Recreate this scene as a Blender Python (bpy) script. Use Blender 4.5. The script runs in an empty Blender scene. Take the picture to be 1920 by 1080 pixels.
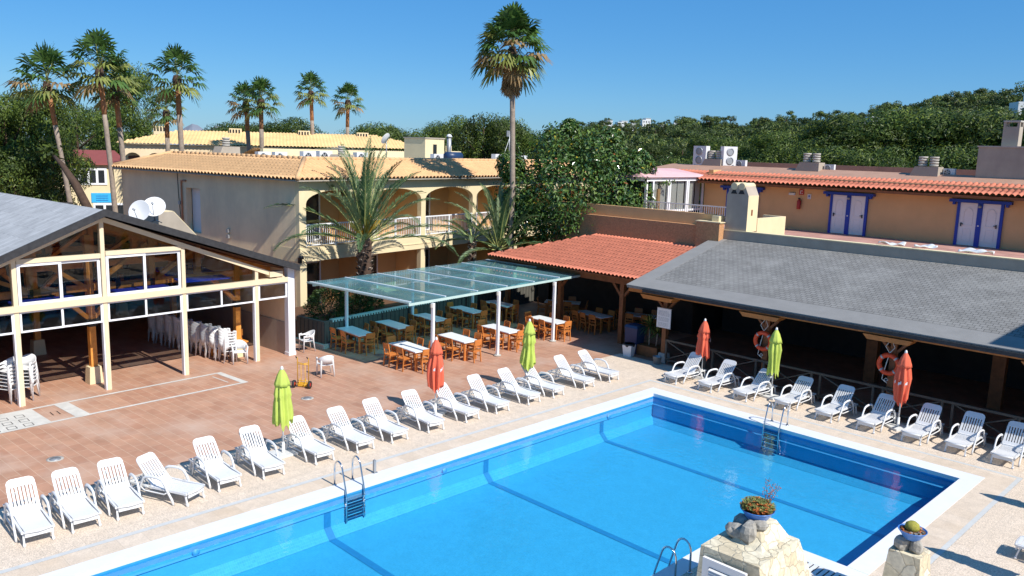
import bpy, math, random
from mathutils import Vector, Matrix
R=math.radians; PI=math.pi; rnd=random.Random(7)
scene=bpy.context.scene
col=scene.collection
# ---------------------------------------------------------------- camera
cd=bpy.data.cameras.new('camera'); cam=bpy.data.objects.new('camera',cd); col.objects.link(cam); scene.camera=cam
cd.sensor_width=36; cd.lens=36*1537.7/1920; cd.clip_start=.1; cd.clip_end=6000
CP,PIT,ROL,YAW=Vector((15.49,-22.34,8.0)),R(9.60528),R(1.67915),R(135.07856)
fw=Vector((math.cos(YAW),math.sin(YAW),0)); rt=Vector((math.sin(YAW),-math.cos(YAW),0)); up=Vector((0,0,1))
Fv=fw*math.cos(PIT)-up*math.sin(PIT); Uv=fw*math.sin(PIT)+up*math.cos(PIT)
Rr=rt*math.cos(ROL)+Uv*math.sin(ROL); Uu=-rt*math.sin(ROL)+Uv*math.cos(ROL)
m=Matrix((( Rr.x,Uu.x,-Fv.x,CP.x),(Rr.y,Uu.y,-Fv.y,CP.y),(Rr.z,Uu.z,-Fv.z,CP.z),(0,0,0,1)))
cam.matrix_world=m
# ---------------------------------------------------------------- world, sun, exposure
SAZ,SEL=R(0.8),R(45)
w=bpy.data.worlds.new('World'); scene.world=w; w.use_nodes=True
nt=w.node_tree; nt.nodes.clear()
sk=nt.nodes.new('ShaderNodeTexSky'); sk.sky_type='NISHITA'; sk.sun_disc=False; sk.sun_elevation=SEL; sk.sun_rotation=R(90)-SAZ
sk.air_density=1.0; sk.dust_density=0.15; sk.ozone_density=3.2; sk.altitude=0
bg=nt.nodes.new('ShaderNodeBackground'); bg.inputs[1].default_value=0.094
wo=nt.nodes.new('ShaderNodeOutputWorld'); hs=nt.nodes.new('ShaderNodeMix'); hs.data_type='RGBA'; hs.blend_type='MULTIPLY'; hs.inputs[0].default_value=1; hs.inputs[7].default_value=(.62,.86,1.08,1); hv=nt.nodes.new('ShaderNodeHueSaturation'); hv.inputs['Saturation'].default_value=1.30; nt.links.new(sk.outputs[0],hv.inputs['Color']); nt.links.new(hv.outputs[0],hs.inputs[6]); hm=nt.nodes.new('ShaderNodeMix'); hm.data_type='RGBA'; hm.inputs[0].default_value=.5; hm.inputs[7].default_value=(.72,2.95,6.5,1); nt.links.new(hs.outputs[2],hm.inputs[6]); nt.links.new(hm.outputs[2],bg.inputs[0]); nt.links.new(bg.outputs[0],wo.inputs[0])
sl=bpy.data.lights.new('sun','SUN'); sl.energy=4.9; sl.angle=R(.5); sl.color=(1.0,.955,.88)
so=bpy.data.objects.new('sun',sl); col.objects.link(so)
sd=Vector((math.cos(SEL)*math.cos(SAZ),math.cos(SEL)*math.sin(SAZ),math.sin(SEL)))
so.rotation_euler=sd.to_track_quat('Z','Y').to_euler(); so.location=(40,0,40)
scene.view_settings.view_transform='Standard'; scene.view_settings.look='None'; scene.view_settings.exposure=0.30; scene.view_settings.gamma=1
scene.cycles.max_bounces=8; scene.cycles.diffuse_bounces=3; scene.cycles.transparent_max_bounces=16; scene.cycles.caustics_reflective=False; scene.cycles.caustics_refractive=False
# ---------------------------------------------------------------- materials
def nodes(name):
    mt=bpy.data.materials.new(name); mt.use_nodes=True; t=mt.node_tree; t.nodes.clear()
    o=t.nodes.new('ShaderNodeOutputMaterial'); return mt,t,o
def N(t,k,**kw):
    n=t.nodes.new('ShaderNode'+k)
    for a,b in kw.items():
        if a.startswith('i_'):
            key=a[2:]; key=int(key) if key.isdigit() else key.replace('_',' ')
            n.inputs[key].default_value=b
        else: setattr(n,a,b)
    return n
def mixc(t,fac,a,b,mode='MIX'):
    n=t.nodes.new('ShaderNodeMix'); n.data_type='RGBA'; n.blend_type=mode; n.clamp_factor=True
    for i,v in ((0,fac),(6,a),(7,b)):
        if hasattr(v,'default_value') or hasattr(v,'links'): t.links.new(v,n.inputs[i])
        elif i==0: n.inputs[0].default_value=v
        else: n.inputs[i].default_value=(v[0],v[1],v[2],1)
    return n.outputs[2]
def ramp(t,src,stops):
    r=t.nodes.new('ShaderNodeValToRGB'); e=r.color_ramp.elements
    while len(e)<len(stops): e.new(.5)
    for i,(p,c) in enumerate(stops):
        e[i].position=p; e[i].color=(c,c,c,1) if not isinstance(c,tuple) else (*c,1)
    t.links.new(src,r.inputs[0]); return r.outputs[0]
def mat(name,c,rough=.6,var=.12,scale=3.,bump=0.,bscale=40.,spec=.4,metal=0.,dirt=0.,dcol=(.12,.1,.08),trans=0.,rand=0.,coat=0.):
    mt,t,o=nodes(name); tc=N(t,'TexCoord'); p=N(t,'BsdfPrincipled'); p.inputs['Roughness'].default_value=rough
    p.inputs['Metallic'].default_value=metal; p.inputs['Specular IOR Level'].default_value=spec
    ns=N(t,'TexNoise',i_Scale=scale,i_Detail=5.,i_Roughness=.6); t.links.new(tc.outputs['Object'],ns.inputs['Vector'])
    f=ramp(t,ns.outputs[0],[(.3,0.),(.7,1.)])
    cc=mixc(t,f,[x*(1-var) for x in c],[min(1,x*(1+var*.8)) for x in c])
    if dirt>0:
        n2=N(t,'TexNoise',i_Scale=scale*.6,i_Detail=8.,i_Roughness=.7); mp=N(t,'Mapping'); mp.inputs['Scale'].default_value=(1,1,.22); t.links.new(tc.outputs['Object'],mp.inputs[0]); t.links.new(mp.outputs[0],n2.inputs['Vector'])
        f2=ramp(t,n2.outputs[0],[(.45,0.),(.72,dirt)]); cc=mixc(t,f2,cc,dcol)
    if rand>0:
        oi=N(t,'ObjectInfo'); f3=ramp(t,oi.outputs['Random'],[(0.,1-rand),(1.,1+rand)])
        cc=mixc(t,1.,cc,f3,'MULTIPLY')
    t.links.new(cc,p.inputs['Base Color'])
    if bump>0:
        nb=N(t,'TexNoise',i_Scale=bscale,i_Detail=4.); t.links.new(tc.outputs['Object'],nb.inputs['Vector'])
        b=N(t,'Bump',i_Strength=bump,i_Distance=.02); t.links.new(nb.outputs[0],b.inputs['Height']); t.links.new(b.outputs[0],p.inputs['Normal'])
    if trans>0:
        tr=N(t,'BsdfTranslucent'); t.links.new(cc,tr.inputs[0]); mx=N(t,'MixShader',i_0=trans)
        t.links.new(p.outputs[0],mx.inputs[1]); t.links.new(tr.outputs[0],mx.inputs[2]); t.links.new(mx.outputs[0],o.inputs[0])
    else: t.links.new(p.outputs[0],o.inputs[0])
    return mt
def glass(name,tint,ior=1.5,rough=.0,bump=0.,gain=1.,bs=(3.,3.,3.)):
    mt,t,o=nodes(name); tr=N(t,'BsdfTransparent'); tr.inputs[0].default_value=(*tint,1)
    g=N(t,'BsdfGlossy'); g.inputs['Roughness'].default_value=rough; g.inputs[0].default_value=(1,1,1,1)
    fr=N(t,'Fresnel',i_IOR=ior); mx=N(t,'MixShader')
    if gain!=1:
        mm=N(t,'Math',operation='MULTIPLY',i_1=gain,use_clamp=True); t.links.new(fr.outputs[0],mm.inputs[0]); t.links.new(mm.outputs[0],mx.inputs[0])
    else: t.links.new(fr.outputs[0],mx.inputs[0])
    t.links.new(tr.outputs[0],mx.inputs[1]); t.links.new(g.outputs[0],mx.inputs[2]); t.links.new(mx.outputs[0],o.inputs[0])
    if bump>0:
        tc=N(t,'TexCoord'); mp=N(t,'Mapping'); mp.inputs['Scale'].default_value=bs; t.links.new(tc.outputs['Object'],mp.inputs[0])
        nb=N(t,'TexNoise',i_Scale=1.,i_Detail=3.); t.links.new(mp.outputs[0],nb.inputs['Vector'])
        b=N(t,'Bump',i_Strength=bump,i_Distance=.05); t.links.new(nb.outputs[0],b.inputs['Height'])
        t.links.new(b.outputs[0],g.inputs['Normal']); t.links.new(b.outputs[0],fr.inputs['Normal'])
    return mt
def brickmat(name,c1,c2,mortar,bw,bh,ms=.008,rot=0.,offset=.5,rough=.7,bump=.3,var=.25,vs=1.2,stain=None,spec=.3,coord='Object',fine=0.):
    mt,t,o=nodes(name); tc=N(t,'TexCoord'); mp=N(t,'Mapping'); mp.inputs['Rotation'].default_value=(0,0,rot); t.links.new(tc.outputs[coord],mp.inputs[0])
    b=N(t,'TexBrick',offset=offset,i_Scale=1.,i_Mortar_Size=ms,i_Mortar_Smooth=.5,i_Bias=0.,i_Brick_Width=bw,i_Row_Height=bh)
    b.inputs['Color1'].default_value=(*c1,1); b.inputs['Color2'].default_value=(*c2,1); b.inputs['Mortar'].default_value=(*mortar,1); t.links.new(mp.outputs[0],b.inputs['Vector'])
    ns=N(t,'TexNoise',i_Scale=vs,i_Detail=6.,i_Roughness=.65); t.links.new(mp.outputs[0],ns.inputs['Vector'])
    f=ramp(t,ns.outputs[0],[(.3,1-var),(.7,1+var)]); cc=mixc(t,1.,b.outputs[0],f,'MULTIPLY')
    if fine>0:
        n4=N(t,'TexNoise',i_Scale=34.,i_Detail=3.,i_Roughness=.8); t.links.new(mp.outputs[0],n4.inputs['Vector'])
        cc=mixc(t,1.,cc,ramp(t,n4.outputs[0],[(.3,1-fine),(.7,1+fine)]),'MULTIPLY')
    if stain:
        n3=N(t,'TexNoise',i_Scale=.45,i_Detail=7.,i_Roughness=.6); t.links.new(mp.outputs[0],n3.inputs['Vector'])
        cc=mixc(t,ramp(t,n3.outputs[0],[(.5,0.),(.75,stain[1])]),cc,stain[0])
    p=N(t,'BsdfPrincipled'); p.inputs['Roughness'].default_value=rough; p.inputs['Specular IOR Level'].default_value=spec; t.links.new(cc,p.inputs['Base Color'])
    bp=N(t,'Bump',i_Strength=bump,i_Distance=.01); t.links.new(b.outputs['Fac'],bp.inputs['Height']); bp.invert=True; t.links.new(bp.outputs[0],p.inputs['Normal'])
    t.links.new(p.outputs[0],o.inputs[0]); return mt
M={}
M['terra']=brickmat('terracotta tiles',(.43,.225,.145),(.49,.275,.18),(.55,.37,.26),0.60,.30,.011,rot=R(-3.57),rough=.55,bump=.25,var=.15,vs=1.3,stain=((.56,.40,.31),.9),spec=.35)
M['pebble']=brickmat('pebble paving',(.65,.54,.43),(.62,.51,.40),(.52,.43,.34),.5,.5,.006,offset=0.,rough=.85,bump=.1,var=.10,vs=5.,fine=.42,spec=.2)
M['slab']=brickmat('tan pool slabs',(.66,.55,.44),(.60,.49,.38),(.50,.42,.33),1.2,.5,.006,offset=0.,rough=.8,bump=.1,var=.10,vs=3.,fine=.16,stain=((.60,.42,.25),.35),spec=.2)
M['strip']=mat('grey strip',(.54,.54,.52),.7,.08,6)
M['coping']=mat('white coping',(.72,.73,.75),.5,.04,2,spec=.4)
M['court']=mat('court paint',(.60,.58,.53),.7,.12,3)
M['ground']=mat('dry ground',(.22,.19,.12),.9,.3,.08)
M['hill']=mat('hill ground',(.062,.075,.028),.95,.4,.05)
M['mtn']=mat('far mountain',(.20,.22,.26),.95,.15,.02)  # distance haze put into the grey-blue colour
M['darkfloor']=brickmat('shaded tiles',(.30,.14,.085),(.34,.17,.11),(.34,.24,.17),.33,.33,.01,rough=.6)  # terracotta tone darkened for the shade under the veranda roof
M['poolfloor']=brickmat('pool floor mosaic',(.044,.415,.74),(.032,.375,.70),(.065,.445,.76),.05,.05,.004,offset=0.,rough=.5,bump=.1,var=.05,vs=2.2,fine=.10)  # fine speckle imitates water sparkle in the tile colour, faint mottling its caustics
M['poolband']=brickmat('blue band mosaic',(.02,.22,.60),(.025,.27,.64),(.04,.31,.64),.05,.05,.004,offset=0.,rough=.35,bump=.1,var=.12,vs=4.)
M['lane']=mat('lane line tiles',(.016,.23,.53),.5,.1,8)
M['ledge']=mat('pale ledge',(.06,.36,.72),.5,.05)
M['water']=glass('pool water',(.86,.97,1.),ior=1.33,rough=.02,bump=.10,bs=(6.,6.,6.))
M['cream']=mat('cream render',(.76,.63,.39),.85,.05,1.5,bump=.15,bscale=60,dirt=.25,dcol=(.55,.44,.28))
M['tanwall']=mat('tan render',(.84,.66,.43),.9,.07,1.2,bump=.25,bscale=50,dirt=.3,dcol=(.42,.32,.23))
M['balcony']=mat('balcony orange render',(.62,.38,.17),.9,.05,1.5,bump=.15)
M['orange']=mat('orange render',(.70,.43,.20),.9,.06,1.2,bump=.2,bscale=60,dirt=.15,dcol=(.45,.26,.13))
M['rough']=mat('rough orange stucco',(.52,.27,.13),.95,.2,14,bump=1.,bscale=18)
M['greyren']=mat('grey-tan render',(.42,.36,.29),.9,.1,1.6,bump=.3,bscale=40,dirt=.3,dcol=(.25,.21,.17))
M['creamtile']=mat('sandy roof tiles',(.66,.40,.20),.85,.14,2.4,dirt=.25,dcol=(.50,.30,.15))
M['yellowtile']=mat('yellow roof tiles',(.70,.47,.22),.85,.16,.5)
M['redtile']=mat('red roof tiles',(.60,.19,.11),.75,.16,3.,dirt=.3,dcol=(.42,.13,.08))
M['capband']=mat('brown roof band',(.40,.235,.165),.9,.12,2,bump=.3)
M['maroon']=mat('maroon roof',(.24,.06,.05),.8,.1)
M['pinkroof']=mat('pink roof',(.68,.42,.42),.6,.05)
M['pinkfloor']=brickmat('pink terrace tiles',(.44,.23,.19),(.48,.27,.22),(.4,.25,.2),.3,.3,.008,offset=0.)
M['shingle']=brickmat('grey shingles',(.19,.185,.175),(.235,.23,.22),(.095,.093,.09),.20,.16,.012,rough=.9,bump=.6,var=.10,vs=.9,fine=.12,stain=((.30,.295,.28),.55))
M['flash']=mat('grey flashing felt',(.235,.23,.222),.9,.08,2,bump=.3,bscale=60)
M['palegrey']=brickmat('weathered shingles',(.33,.335,.34),(.40,.405,.41),(.24,.245,.25),1.0,.22,.01,rough=.9,bump=.3,var=.16,vs=2.,stain=((.5,.5,.5),.4))
M['blackfelt']=mat('black roofing felt',(.035,.035,.038),.8,.3,8,bump=.4)
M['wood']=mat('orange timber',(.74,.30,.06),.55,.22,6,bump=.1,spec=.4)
M['eavewood']=mat('shaded orange board',(.42,.15,.035),.6,.2,6)  # timber darkened so that the eave shade sits in its colour
M['darkwood']=mat('brown timber',(.23,.085,.03),.6,.25,6)
M['fencewood']=mat('grey weathered timber',(.11,.09,.07),.8,.2,6)
M['chairwood']=mat('chair beech',(.56,.19,.045),.45,.15,5,rand=.1)
M['tabletop']=mat('white tabletop',(.80,.82,.83),.35,.03,2)
M['white']=mat('white plastic',(.70,.70,.70),.38,.025,2,spec=.5)
M['whiteold']=mat('worn white plastic',(.66,.66,.64),.45,.06,3,rand=.06)
M['greyedge']=mat('beige beam paint',(.76,.57,.33),.6,.05)
M['beam']=mat('cream beam paint',(.74,.62,.42),.6,.06,3)
M['wframe']=mat('white aluminium',(.82,.83,.85),.4,.02,2)
M['teal']=mat('pale green steel',(.46,.60,.56),.45,.05)
M['steel']=mat('polished steel',(.62,.63,.65),.18,.03,3,metal=1.)
M['galv']=mat('galvanised metal',(.40,.41,.42),.5,.1,4,metal=.6)
M['glass']=glass('window glass',(.78,.80,.80),1.45,.0,gain=.6)
M['darkglass']=mat('dark window',(.025,.03,.035),.08,.1,2,spec=.8)
def dustyglass(name,tint,film,k):
    mt,t,o=nodes(name); tr=N(t,'BsdfTransparent'); tr.inputs[0].default_value=(*tint,1); d=N(t,'BsdfDiffuse'); d.inputs[0].default_value=(*film,1); tl=N(t,'BsdfTranslucent'); tl.inputs[0].default_value=(*film,1)
    a=N(t,'MixShader',i_0=.28); t.links.new(d.outputs[0],a.inputs[1]); t.links.new(tl.outputs[0],a.inputs[2])
    tc=N(t,'TexCoord'); ns=N(t,'TexNoise',i_Scale=.9,i_Detail=5.); t.links.new(tc.outputs['Object'],ns.inputs['Vector'])
    b=N(t,'MixShader'); t.links.new(ramp(t,ns.outputs[0],[(.3,k*.75),(.7,k*1.25)]),b.inputs[0]); t.links.new(tr.outputs[0],b.inputs[1]); t.links.new(a.outputs[0],b.inputs[2])
    g=N(t,'BsdfGlossy'); g.inputs['Roughness'].default_value=.03; g.inputs[0].default_value=(1,1,1,1)
    fr=N(t,'Fresnel',i_IOR=1.45); mm=N(t,'Math',operation='MULTIPLY',i_1=.55); t.links.new(fr.outputs[0],mm.inputs[0]); mx=N(t,'MixShader'); t.links.new(mm.outputs[0],mx.inputs[0]); t.links.new(b.outputs[0],mx.inputs[1]); t.links.new(g.outputs[0],mx.inputs[2]); t.links.new(mx.outputs[0],o.inputs[0]); return mt
M['canopyglass']=dustyglass('canopy glass',(.15,.50,.62),(.36,.78,.86),.26)
M['blue']=mat('blue paint',(.012,.05,.36),.45,.08,3)
M['lilac']=mat('pale door paint',(.80,.77,.74),.5,.04,2)
M['curtain']=mat('curtain cloth',(.80,.80,.70),.9,.08,12)
M['black']=mat('black plastic',(.02,.02,.022),.4,.1)
M['navy']=mat('navy plastic',(.02,.045,.11),.4,.1)
M['red']=mat('red paint',(.42,.03,.02),.4,.05)
M['orangebuoy']=mat('orange buoy',(.75,.075,.02),.45,.05)
M['bluecloth']=mat('blue canvas',(.03,.08,.85),.7,.12,5)
M['lime']=mat('lime canvas',(.60,.71,.14),.8,.08,5,trans=.25)
M['coral']=mat('coral canvas',(.86,.17,.09),.8,.08,5,trans=.2)
M['yellow']=mat('yellow steel',(.72,.40,.035),.4,.06)
M['rubber']=mat('black rubber',(.03,.03,.03),.7,.1)
M['darkinside']=mat('dark interior',(.045,.035,.03),.9,.2)  # near-black colour stands in for deep shade inside the rooms
M['slatgrey']=mat('dark grey-green boards',(.10,.095,.08),.8,.15,4)
M['concrete']=mat('concrete',(.45,.42,.37),.85,.12,4,bump=.2)
M['potblue']=mat('blue glaze',(.06,.20,.56),.3,.1,5,spec=.6)
M['soil']=mat('soil gravel',(.14,.07,.035),.95,.4,30,bump=.6)
M['bark']=mat('grey palm bark',(.30,.24,.19),.9,.25,5,bump=.5,bscale=12)
M['barkred']=mat('reddish palm bark',(.40,.19,.09),.9,.25,5,bump=.5,bscale=12)
M['pbark']=mat('pine bark',(.075,.045,.03),.95,.3,5,bump=.5)
M['fbark']=mat('ficus bark',(.15,.11,.08),.9,.25,5)
def leaf(n,c,trans=.3,rough=.5,rand=.0,spec=.3,var=.35,scale=2.): return mat(n,c,rough,var,scale,trans=trans,rand=rand,spec=spec)
M['pineA']=leaf('pine needles mid',(.095,.14,.024),rand=.32); M['pineB']=leaf('pine needles dark',(.042,.072,.018),rand=.32); M['pineC']=leaf('pine needles bright',(.19,.235,.034),rand=.32)
M['hillA']=leaf('hill pine mid',(.10,.14,.032),.22,rand=.4,scale=.6); M['hillB']=leaf('hill pine dark',(.034,.058,.02),.2,rand=.25,scale=.6); M['hillC']=leaf('hill pine bright',(.20,.225,.045),.25,rand=.4,scale=.6)
M['palmA']=leaf('fan palm green',(.085,.165,.035),rough=.35,spec=.6); M['palmB']=leaf('fan palm yellow green',(.25,.28,.07),rough=.4,spec=.5); M['palmC']=leaf('dead fan tan',(.34,.23,.11),rough=.8); M['palmD']=leaf('fan palm deep',(.045,.10,.025),rough=.4)
M['phxA']=leaf('date palm grey green',(.20,.27,.13),rough=.45,spec=.5); M['phxB']=leaf('date palm deep',(.10,.17,.07),rough=.45); M['phxC']=leaf('date palm yellow',(.40,.34,.07),rough=.5); M['rachis']=mat('palm rachis',(.34,.36,.12),.5,.15)
M['fruit']=mat('date stalks',(.62,.30,.02),.6,.2)
M['ficA']=leaf('ficus leaf',(.06,.13,.022),.15,rough=.48,spec=.45); M['ficB']=leaf('ficus leaf bright',(.15,.24,.04),.3,rough=.48,spec=.45); M['ficC']=leaf('ficus leaf yellow',(.42,.33,.03),.3,rough=.4); M['ficD']=leaf('ficus leaf deep',(.03,.075,.014),.1,rough=.2,spec=.8); M['ficE']=leaf('ficus leaf brown',(.30,.10,.03),.2,rough=.4)
M['hedge']=leaf('hedge leaf',(.07,.12,.03)); M['hedgeB']=leaf('hedge leaf deep',(.03,.06,.016))
M['succ']=leaf('succulent green',(.25,.28,.09),.2); M['succB']=leaf('succulent red',(.62,.20,.06),.2); M['cactus']=mat('golden cactus',(.34,.31,.05),.8,.3,30,bump=.8,bscale=60)
M['rock']=mat('grey rock',(.34,.32,.28),.9,.45,9,bump=.8,bscale=16,dirt=.4,dcol=(.10,.08,.07))
def stonemat(name):
    mt,t,o=nodes(name); tc=N(t,'TexCoord'); v=N(t,'TexVoronoi',feature='DISTANCE_TO_EDGE',i_Scale=4.2); v2=N(t,'TexVoronoi',i_Scale=4.2)
    ns=N(t,'TexNoise',i_Scale=6.,i_Detail=4.); t.links.new(tc.outputs['Object'],ns.inputs['Vector'])
    mm=mixc(t,.12,tc.outputs['Object'],ns.outputs['Color'])
    t.links.new(mm,v.inputs['Vector']); t.links.new(mm,v2.inputs['Vector'])
    f=ramp(t,v.outputs['Distance'],[(.0,0.),(.05,1.)])
    hs=N(t,'SeparateColor'); t.links.new(v2.outputs['Color'],hs.inputs[0])
    st=ramp(t,hs.outputs[0],[(0.,(.55,.46,.31)),(.5,(.66,.58,.41)),(1.,(.72,.65,.50))])
    n2=N(t,'TexNoise',i_Scale=14.,i_Detail=5.); t.links.new(tc.outputs['Object'],n2.inputs['Vector'])
    st=mixc(t,1.,st,ramp(t,n2.outputs[0],[(.3,.82),(.7,1.15)]),'MULTIPLY')
    c=mixc(t,f,(.46,.40,.29),st); p=N(t,'BsdfPrincipled'); p.inputs['Roughness'].default_value=.8; t.links.new(c,p.inputs['Base Color'])
    b=N(t,'Bump',i_Strength=.5,i_Distance=.03); t.links.new(f,b.inputs['Height']); t.links.new(b.outputs[0],p.inputs['Normal']); t.links.new(p.outputs[0],o.inputs[0]); return mt
M['stone']=stonemat('crazy stone cladding')
# ---------------------------------------------------------------- mesh builder
class MB:
    def __init__(s): s.v=[]; s.f=[]; s.m=[]; s.mi=0; s.sm=[]; s.smooth=False; s.xf=None
    def add(s,vs,fs):
        b=len(s.v)
        if s.xf: vs=[s.xf@Vector(q) for q in vs]
        s.v.extend([tuple(q) for q in vs])
        for f in fs: s.f.append(tuple(b+i for i in f)); s.m.append(s.mi); s.sm.append(s.smooth)
    def hexa(s,p): # 8 points: bottom 4 ccw, top 4 ccw
        s.add(p,[(3,2,1,0),(4,5,6,7),(0,1,5,4),(1,2,6,5),(2,3,7,6),(3,0,4,7)])
    def box(s,x0,x1,y0,y1,z0,z1): s.hexa([(x0,y0,z0),(x1,y0,z0),(x1,y1,z0),(x0,y1,z0),(x0,y0,z1),(x1,y0,z1),(x1,y1,z1),(x0,y1,z1)])
    def obox(s,c,ax,ay,az,hx,hy,hz):
        c,ax,ay,az=Vector(c),Vector(ax).normalized(),Vector(ay).normalized(),Vector(az).normalized(); P=[]
        for k in (-1,1):
            for i,j in ((-1,-1),(1,-1),(1,1),(-1,1)): P.append(c+ax*hx*i+ay*hy*j+az*hz*k)
        s.hexa(P)
    def bar(s,a,b,w,h,upv=(0,0,1)):
        a,b=Vector(a),Vector(b); d=b-a; L=d.length; d.normalize(); u=Vector(upv)
        if abs(d.dot(u))>.99: u=Vector((1,0,0))
        sd_=d.cross(u).normalized(); u2=sd_.cross(d); s.obox((a+b)/2,d,sd_,u2,L/2,w/2,h/2)
    def tube(s,pts,r,n=8,cap=True,r2=None):
        pts=[Vector(p) for p in pts]; K=len(pts); rings=[]
        d0=(pts[1]-pts[0]).normalized(); u=Vector((0,0,1)) if abs(d0.z)<.9 else Vector((1,0,0)); a=d0.cross(u).normalized()
        for i,p in enumerate(pts):
            d=((pts[min(i+1,K-1)]-pts[i]).normalized()+(pts[i]-pts[max(i-1,0)]).normalized())
            d=d.normalized() if d.length>1e-6 else d0
            a=(a-d*a.dot(d)).normalized(); b=d.cross(a)
            rr=r[i] if isinstance(r,(list,tuple)) else r; rb=(r2[i] if isinstance(r2,(list,tuple)) else r2) if r2 else rr
            rings.append([p+a*rr*math.cos(2*PI*k/n)+b*rb*math.sin(2*PI*k/n) for k in range(n)])
        vs=[q for g in rings for q in g]; fs=[]
        for i in range(K-1):
            for k in range(n): fs.append((i*n+k,i*n+(k+1)%n,(i+1)*n+(k+1)%n,(i+1)*n+k))
        if cap: fs.append(tuple(range(n))[::-1]); fs.append(tuple((K-1)*n+k for k in range(n)))
        o=s.smooth; s.smooth=True; s.add(vs,fs); s.smooth=o
    def lathe(s,prof,c=(0,0,0),n=16,fn=None,cap=True):
        vs=[];fs=[];K=len(prof)
        for i,(r,z) in enumerate(prof):
            for k in range(n):
                a=2*PI*k/n; q=r*(fn(a,i/(K-1),z) if fn else 1); vs.append((c[0]+q*math.cos(a),c[1]+q*math.sin(a),c[2]+z))
        for i in range(K-1):
            for k in range(n): fs.append((i*n+k,i*n+(k+1)%n,(i+1)*n+(k+1)%n,(i+1)*n+k))
        if cap: fs.append(tuple(range(n))[::-1]); fs.append(tuple((K-1)*n+k for k in range(n)))
        o=s.smooth; s.smooth=True; s.add(vs,fs); s.smooth=o
    def quad(s,a,b,c,d): s.add([a,b,c,d],[(0,1,2,3)])
    def build(s,name,mats,parent=None,loc=None,rz=0.):
        me=bpy.data.meshes.new(name); me.from_pydata(s.v,[],s.f)
        if not isinstance(mats,(list,tuple)): mats=[mats]
        for k in mats: me.materials.append(M[k])
        me.polygons.foreach_set('material_index',s.m); me.polygons.foreach_set('use_smooth',s.sm); me.update()
        o=bpy.data.objects.new(name,me); col.objects.link(o)
        if parent: o.parent=parent
        if loc: o.location=loc
        if rz: o.rotation_euler.z=rz
        return o
def tag(o,label=None,cat=None,group=None,kind=None):
    if label: o['label']=label
    if cat: o['category']=cat
    if group: o['group']=group
    if kind: o['kind']=kind
    return o
def thing(name,label,cat,loc=(0,0,0),rz=0.,group=None):
    o=bpy.data.objects.new(name,None); col.objects.link(o); o.location=loc; o.rotation_euler.z=rz; o.empty_display_size=.2
    return tag(o,label,cat,group)
def copy_tree(o,parent=None):
    c=o.copy(); col.objects.link(c)
    if parent: c.parent=parent
    for ch in list(o.children):
        copy_tree(ch,c)
    return c
def place(proto,used,loc,rz,label,group=None,sc=None):
    o=proto if not used else copy_tree(proto)
    o.location=loc; o.rotation_euler=(0,0,rz); o['label']=label
    if group: o['group']=group
    if sc: o.scale=(sc,sc,sc) if not isinstance(sc,tuple) else sc
    return o
def struct(name,mb,m,label): return tag(mb.build(name,m),label,name.replace('_',' '),kind='structure')
def ordn(i): return ['first','second','third','fourth','fifth','sixth','seventh','eighth','ninth','tenth','eleventh','twelfth','thirteenth','fourteenth','fifteenth','sixteenth','seventeenth','eighteenth','nineteenth','twentieth'][i]
def tile_sheet(mb,E0,E1,S,pitch=.22,amp=.045,rows=8,row_step=.02,keep=None,sub=6):
    """barrel tile roof: eave from E0 to E1, S = vector up the slope; real waves and stepped rows"""
    E0,E1,S=Vector(E0),Vector(E1),Vector(S); U=E1-E0; L=U.length; un=U.normalized(); sn=S.normalized(); nn=un.cross(sn)
    if nn.z<0: nn=-nn
    nw=max(2,int(round(L/pitch))); C=nw*sub; T=[]
    for r in range(rows): T+= [(r/rows,row_step),((r+1)/rows,0.)]
    vs=[]
    for t,h in T:
        for c in range(C+1):
            ph=2*PI*c/sub; z=amp*(abs(math.cos(ph/2))**.8)*2-amp
            vs.append(E0+U*(c/C)+S*t+nn*(z+h))
    fs=[]
    W=C+1
    for r in range(len(T)-1):
        for c in range(C):
            if keep and not keep((c+.5)/C*L,(T[r][0]+T[r+1][0])/2*S.length): continue
            fs.append((r*W+c,r*W+c+1,(r+1)*W+c+1,(r+1)*W+c))
    mb.smooth=True; mb.add(vs,fs); mb.smooth=False
def rot2(x,y,a): return (x*math.cos(a)-y*math.sin(a),x*math.sin(a)+y*math.cos(a))
def rv(): 
    z=rnd.uniform(-1,1); a=rnd.uniform(0,2*PI); q=math.sqrt(1-z*z); return Vector((q*math.cos(a),q*math.sin(a),z))
# ================================================================ SETTING: ground, pool
def camray_h(px): return R(135.07856)-math.atan((px-960)/1537.7)
g=MB(); Z=-.03
def sheet(mb,x0,x1,y0,y1,z): mb.quad((x0,y0,z),(x1,y0,z),(x1,y1,z),(x0,y1,z))
for x0,x1,y0,y1 in ((-3000,-.2,-3000,3000),(-.2,9.7,.2,3000),(9.7,3000,-3000,3000),(-.2,9.7,-3000,-32)): sheet(g,x0,x1,y0,y1,Z)
struct('ground',g,'ground','dry earth ground under and around the whole hotel')
def dline(y): return -4.02+(y+17.55)*(-.16/20.8)   # pebble/terracotta border
t=MB(); t.quad((-45,-45,0),(dline(-45),-45,0),(dline(3.2),3.2,0),(-45,3.2,0)); t.quad((-45,3.2,0),(-4.18,3.2,0),(-4.18,9,0),(-45,9,0))
struct('terrace_paving',t,'terra','terracotta tiled terrace in front of the glazed hall and dining tables')
p=MB()
p.quad((dline(-45),-45,.004),(-1.09,-45,.004),(-1.09,1.3,.004),(dline(1.3),1.3,.004)); p.quad((dline(1.3),1.3,.004),(30,1.3,.004),(30,3.55,.004),(dline(3.3),3.55,.004))
sheet(p,10.66,30,-45,1.3,.004)
struct('pool_deck',p,'pebble','beige pebble paving around the swimming pool')
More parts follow.
